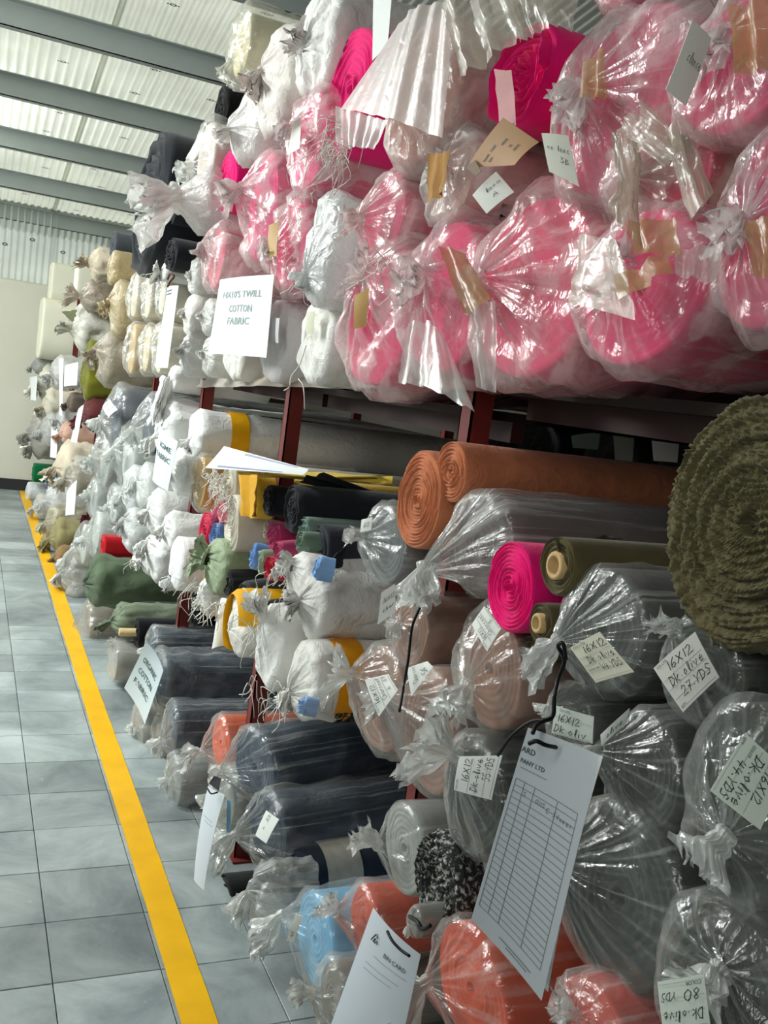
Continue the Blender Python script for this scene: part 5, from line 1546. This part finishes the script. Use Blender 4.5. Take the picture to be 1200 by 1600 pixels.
t, f, r, b = bag('upper navy roll above the organic cotton sign', 240, 1006, 28, NB, X=0.77, asp=1.3, sq=2.6, ku=-0.3, kv=-0.3, kp=0.3, tl=0.5, op=0.07, cr=0.06, L=1.2, group=GB, streak=0.42, patch=0.10, fb=0.3)
t, f, r, b = bag('cloudy bag roll standing on the tiles under the navy roll', 272, 1222, 44, (140, 146, 144), X=0.76, asp=1.1, ku=-0.1, kv=0.1, kp=0.2, pl=0.10, tl=0.3, op=0.15, cr=0.06, group=GL)
t, f, r, b = bag('cloudy grey bag below the organic cotton sign', 216, 1138, 42, (160, 158, 150), X=0.73, asp=1.1, ku=0.2, kv=0.2, kp=0.15, pl=0.08, tl=0.3, op=0.15, cr=0.04, group=GL)
t, f, r, b = bag('grey bag squeezed between two cloudy bags on the bottom shelf', 250, 1150, 36, (140, 140, 132), X=0.78, asp=1.0, kp=0.2, tl=0.4, op=0.14, cr=0.06, group=GL)
t, f, r, b = bag('clear bag with a hanging tail left of the slanting navy rolls', 352, 1250, 56, (150, 156, 152), X=0.77, asp=0.9, ku=-0.2, kv=0.2, kp=0.35, pl=0.16, tl=0.5, op=0.12, cr=0.07, group=GL)
strip(t, b, [(352, 1248, -.02), (364, 1252, -.01), (362, 1300, 0), (352, 1302, 0)], 0.68, cloth((126, 182, 214)), 'blue_ribbon', 4, 6, fold=0.003, cr=0.002)
bare_roll('black roll end low on the tiles behind the narrow card', 352, 1400, 34, (24, 26, 28), X=0.80, turns=4, seed=108, L=0.6)
t, s, b, p = card('stock_card', 'narrow white card hanging low beside the yellow line', 'card', [(325, 1228, -.004), (351, 1242, .004), (319, 1391, .004), (303, 1374, -.004)], 0.63, (228, 234, 238), 0.03, 0.02)
cord(t, b, [(324, 1232, -.02), (330, 1240, -.02), (340, 1238, 0)], 0.625, 0.002)
bb = Buf()
bb.add(wpts([(326, 1224, 0), (334, 1212, .01), (346, 1216, .02), (342, 1236, .01)], 0.63), [(0, 1, 2, 3)])
bb.make('black_clip', CORD, t, b, smooth=False)
rules(s, [(0.2, 0.28, 0.8, 0.3), (0.3, 0.32, 0.85, 0.34)], p, b, plain((180, 186, 192), 0.6, name='faint_print'), 0.001)
t, s, b, p = card('printed_sign', 'white paper sign reading ORGANIC COTTON FABRIC tilted on the bottom shelf', 'sign', [(229, 1003, -.02), (255, 1048, .04), (226, 1132, .03), (194, 1075, -.03)], 0.69, (222, 236, 240), -0.05, 0.0)
write(s, [('ORGANIC', 0.15, 0.31, 0.095, 0.66), ('COTTON', 0.15, 0.52, 0.095, 0.64), ('FABRIC', 0.15, 0.73, 0.095, 0.64)], p, b, INKG)
# olive-green roll and neighbours
t, f, r, b = sack('grey-green cloth roll with a bunched end sticking out low over the line', 152, 908, 38, (96, 112, 88), X=0.68, asp=1.0, ku=-0.3, kv=-0.2, kp=0.35, pl=0.2, tail=False, rk=0.1, fray=0, mat=cloth((92, 108, 84), 0.9, 0.12, 10, 0.4), L=0.75, cr=0.05)
t, f, r, b = sack('slack olive tarpaulin bundle under the grey-green roll', 190, 968, 24, (122, 134, 110), X=0.72, asp=1.2, ku=-0.3, kv=-0.2, kp=0.5, pl=0.2, tl=1.0, td=(-0.7, 0.2, -0.4), fray=0, mat=cloth((124, 136, 112), 0.8, 0.12, 10, 0.4), L=0.6, cr=0.08)
t, f, r, b = bag('cloudy bag slumped across the yellow line', 136, 978, 38, (150, 146, 132), X=0.68, asp=1.0, ku=-1.0, kv=-0.75, kp=0.5, pl=0.12, tl=0.5, tf=0.3, td=(-1, 0.1, -0.1), op=0.16, fcol=(206, 200, 188), cr=0.06, L=0.3)
t, f, r, b = bag('small round clear bag hanging left of the organic cotton sign', 178, 1032, 32, (170, 170, 164), X=0.70, asp=1.1, ku=0, kv=0.8, kp=0.1, pl=0.06, tl=0.5, td=(-0.3, 0, 0.9), op=0.16, cr=0.04, L=0.3)
t, f, r, b = bare_roll('black cloth roll on a pale wooden pole, above the organic cotton sign', 214, 988, 24, (16, 17, 22), X=0.76, turns=5, seed=110, L=0.9, mat=cloth((18, 19, 26), 0.9, name='deep_black_cloth'))
bb = Buf()
th = np.linspace(0, 2 * np.pi, 16, endpoint=False)
bb.grid(np.array([f.at(0.018 * k * np.cos(th), 0.018 * k * np.sin(th), np.full(16, w)) for k, w in ((1, -0.1), (1, 0.075), (0.9, 0.078), (0.02, 0.078))]), True)
bb.make('wooden_pole', plain((214, 190, 140), 0.6, name='pale_wood', var=0.1), t, b)
bare_roll('wide black cloth roll lying behind the pole roll', 222, 962, 22, (16, 17, 22), X=0.84, asp=1.3, turns=5, seed=111, L=0.9, mat=cloth((18, 19, 26), 0.9, name='deep_black_cloth'))
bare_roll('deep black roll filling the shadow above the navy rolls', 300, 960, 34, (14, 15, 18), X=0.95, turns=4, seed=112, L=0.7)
sack('brown crumpled bag on the tiles beside the line', 142, 1012, 18, (134, 116, 92), X=0.70, asp=1.1, kp=0.4, tl=0.6, cr=0.09, fray=0, L=0.4, mat=film((150, 132, 108), 0.75, 0.3))
sack('small brown sack under the round clear bag', 176, 1074, 18, (128, 104, 76), X=0.73, asp=1.0, kp=0.2, tail=False, rk=0.05, cr=0.05, fray=0, L=0.4)
sack('clear grey bag hanging low beyond the slumped one', 112, 905, 34, (196, 198, 192), X=0.68, asp=1.1, kp=0.4, ku=-.2, kv=.2, tl=0.6, cr=0.07, fray=0, L=0.4, mat=film((206, 208, 202), 0.62, 0.25))
sack('second clear grey bag hanging below the first', 112, 950, 24, (196, 198, 192), X=0.69, asp=1.0, kp=0.4, tl=0.6, cr=0.08, fray=0, L=0.4, mat=film((206, 208, 202), 0.62, 0.25))
sack('dark brown bundle at floor level behind the clear grey bags', 98, 900, 16, (120, 96, 70), X=0.70, asp=1.1, kp=0.3, tl=0.4, cr=0.08, fray=0, L=0.4)

# ------------------------------------------------------------------ deep in the rack: dim rolls, added dark filler rolls and pale bits seen through the gap
GD = 'dim rolls stacked deep in the rack'
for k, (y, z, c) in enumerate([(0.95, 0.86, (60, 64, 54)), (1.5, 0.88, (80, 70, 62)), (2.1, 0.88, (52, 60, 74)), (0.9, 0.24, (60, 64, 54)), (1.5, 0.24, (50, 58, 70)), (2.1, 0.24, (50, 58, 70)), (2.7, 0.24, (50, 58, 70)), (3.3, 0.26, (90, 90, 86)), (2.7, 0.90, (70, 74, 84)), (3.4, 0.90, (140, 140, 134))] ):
    fr = Frame((1.25, y, z))
    base = np.array([1.25, y, z - 0.14])
    t = thing('fabric_roll', (('nearest','second','third')[k] + ' dim roll deep in the rack behind the middle shelf sacks' if k < 3 else ('nearest','second','third','fourth','fifth')[k-3] + ' dim roll deep in the rack behind the bottom shelf rolls' if k < 8 else ('fourth','fifth')[k-8] + ' dim roll deep in the rack behind the middle shelf sacks'), 'fabric roll', base, GD)
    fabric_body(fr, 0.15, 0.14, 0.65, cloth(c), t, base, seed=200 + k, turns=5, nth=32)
for k, (y, c) in enumerate([(0.75, (52, 50, 48)), (1.02, (60, 56, 54)), (1.30, (44, 46, 52)), (1.62, (70, 66, 62)), (1.95, (50, 50, 54)), (2.3, (60, 60, 62)), (2.7, (44, 46, 50)), (3.1, (52, 52, 56))]):  # added rolls, their dark colour stands in for shade in the gap
    fr = Frame((1.78, y, 1.40 if y > 1.5 else 1.43))
    base = np.array([1.78, y, fr.C[2] - 0.10])
    t = thing('fabric_roll', ['first','second','third','fourth','fifth','sixth','seventh','eighth','ninth','tenth'][k] + ' dark filler roll from the camera, added to shade the gap under the top shelf', 'fabric roll', base, 'dark filler rolls added to shade the gap')
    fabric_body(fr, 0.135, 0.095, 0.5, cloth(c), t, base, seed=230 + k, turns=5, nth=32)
for k, (lab, x, y, w_, h_, c) in enumerate([('pale card seen through the dark gap over the rust roll', 975, 700, 34, 44, (150, 156, 146)), ('white cloth corner glimpsed at the back of the dark gap', 1040, 705, 44, 36, (226, 228, 222)),
                                          ('greenish plastic bit glimpsed left of the pale card in the gap', 915, 692, 46, 22, (120, 140, 132))]):
    t, s, b, p = card('gap_scrap', lab, 'scrap', [(x - w_ / 2, y - h_ / 2, 0), (x + w_ / 2, y - h_ / 2 - 5, .02), (x + w_ / 2 - 4, y + h_ / 2, .02), (x - w_ / 2 + 3, y + h_ / 2 - 3, 0)], 1.6, c, 0.08, n=6, m=6)
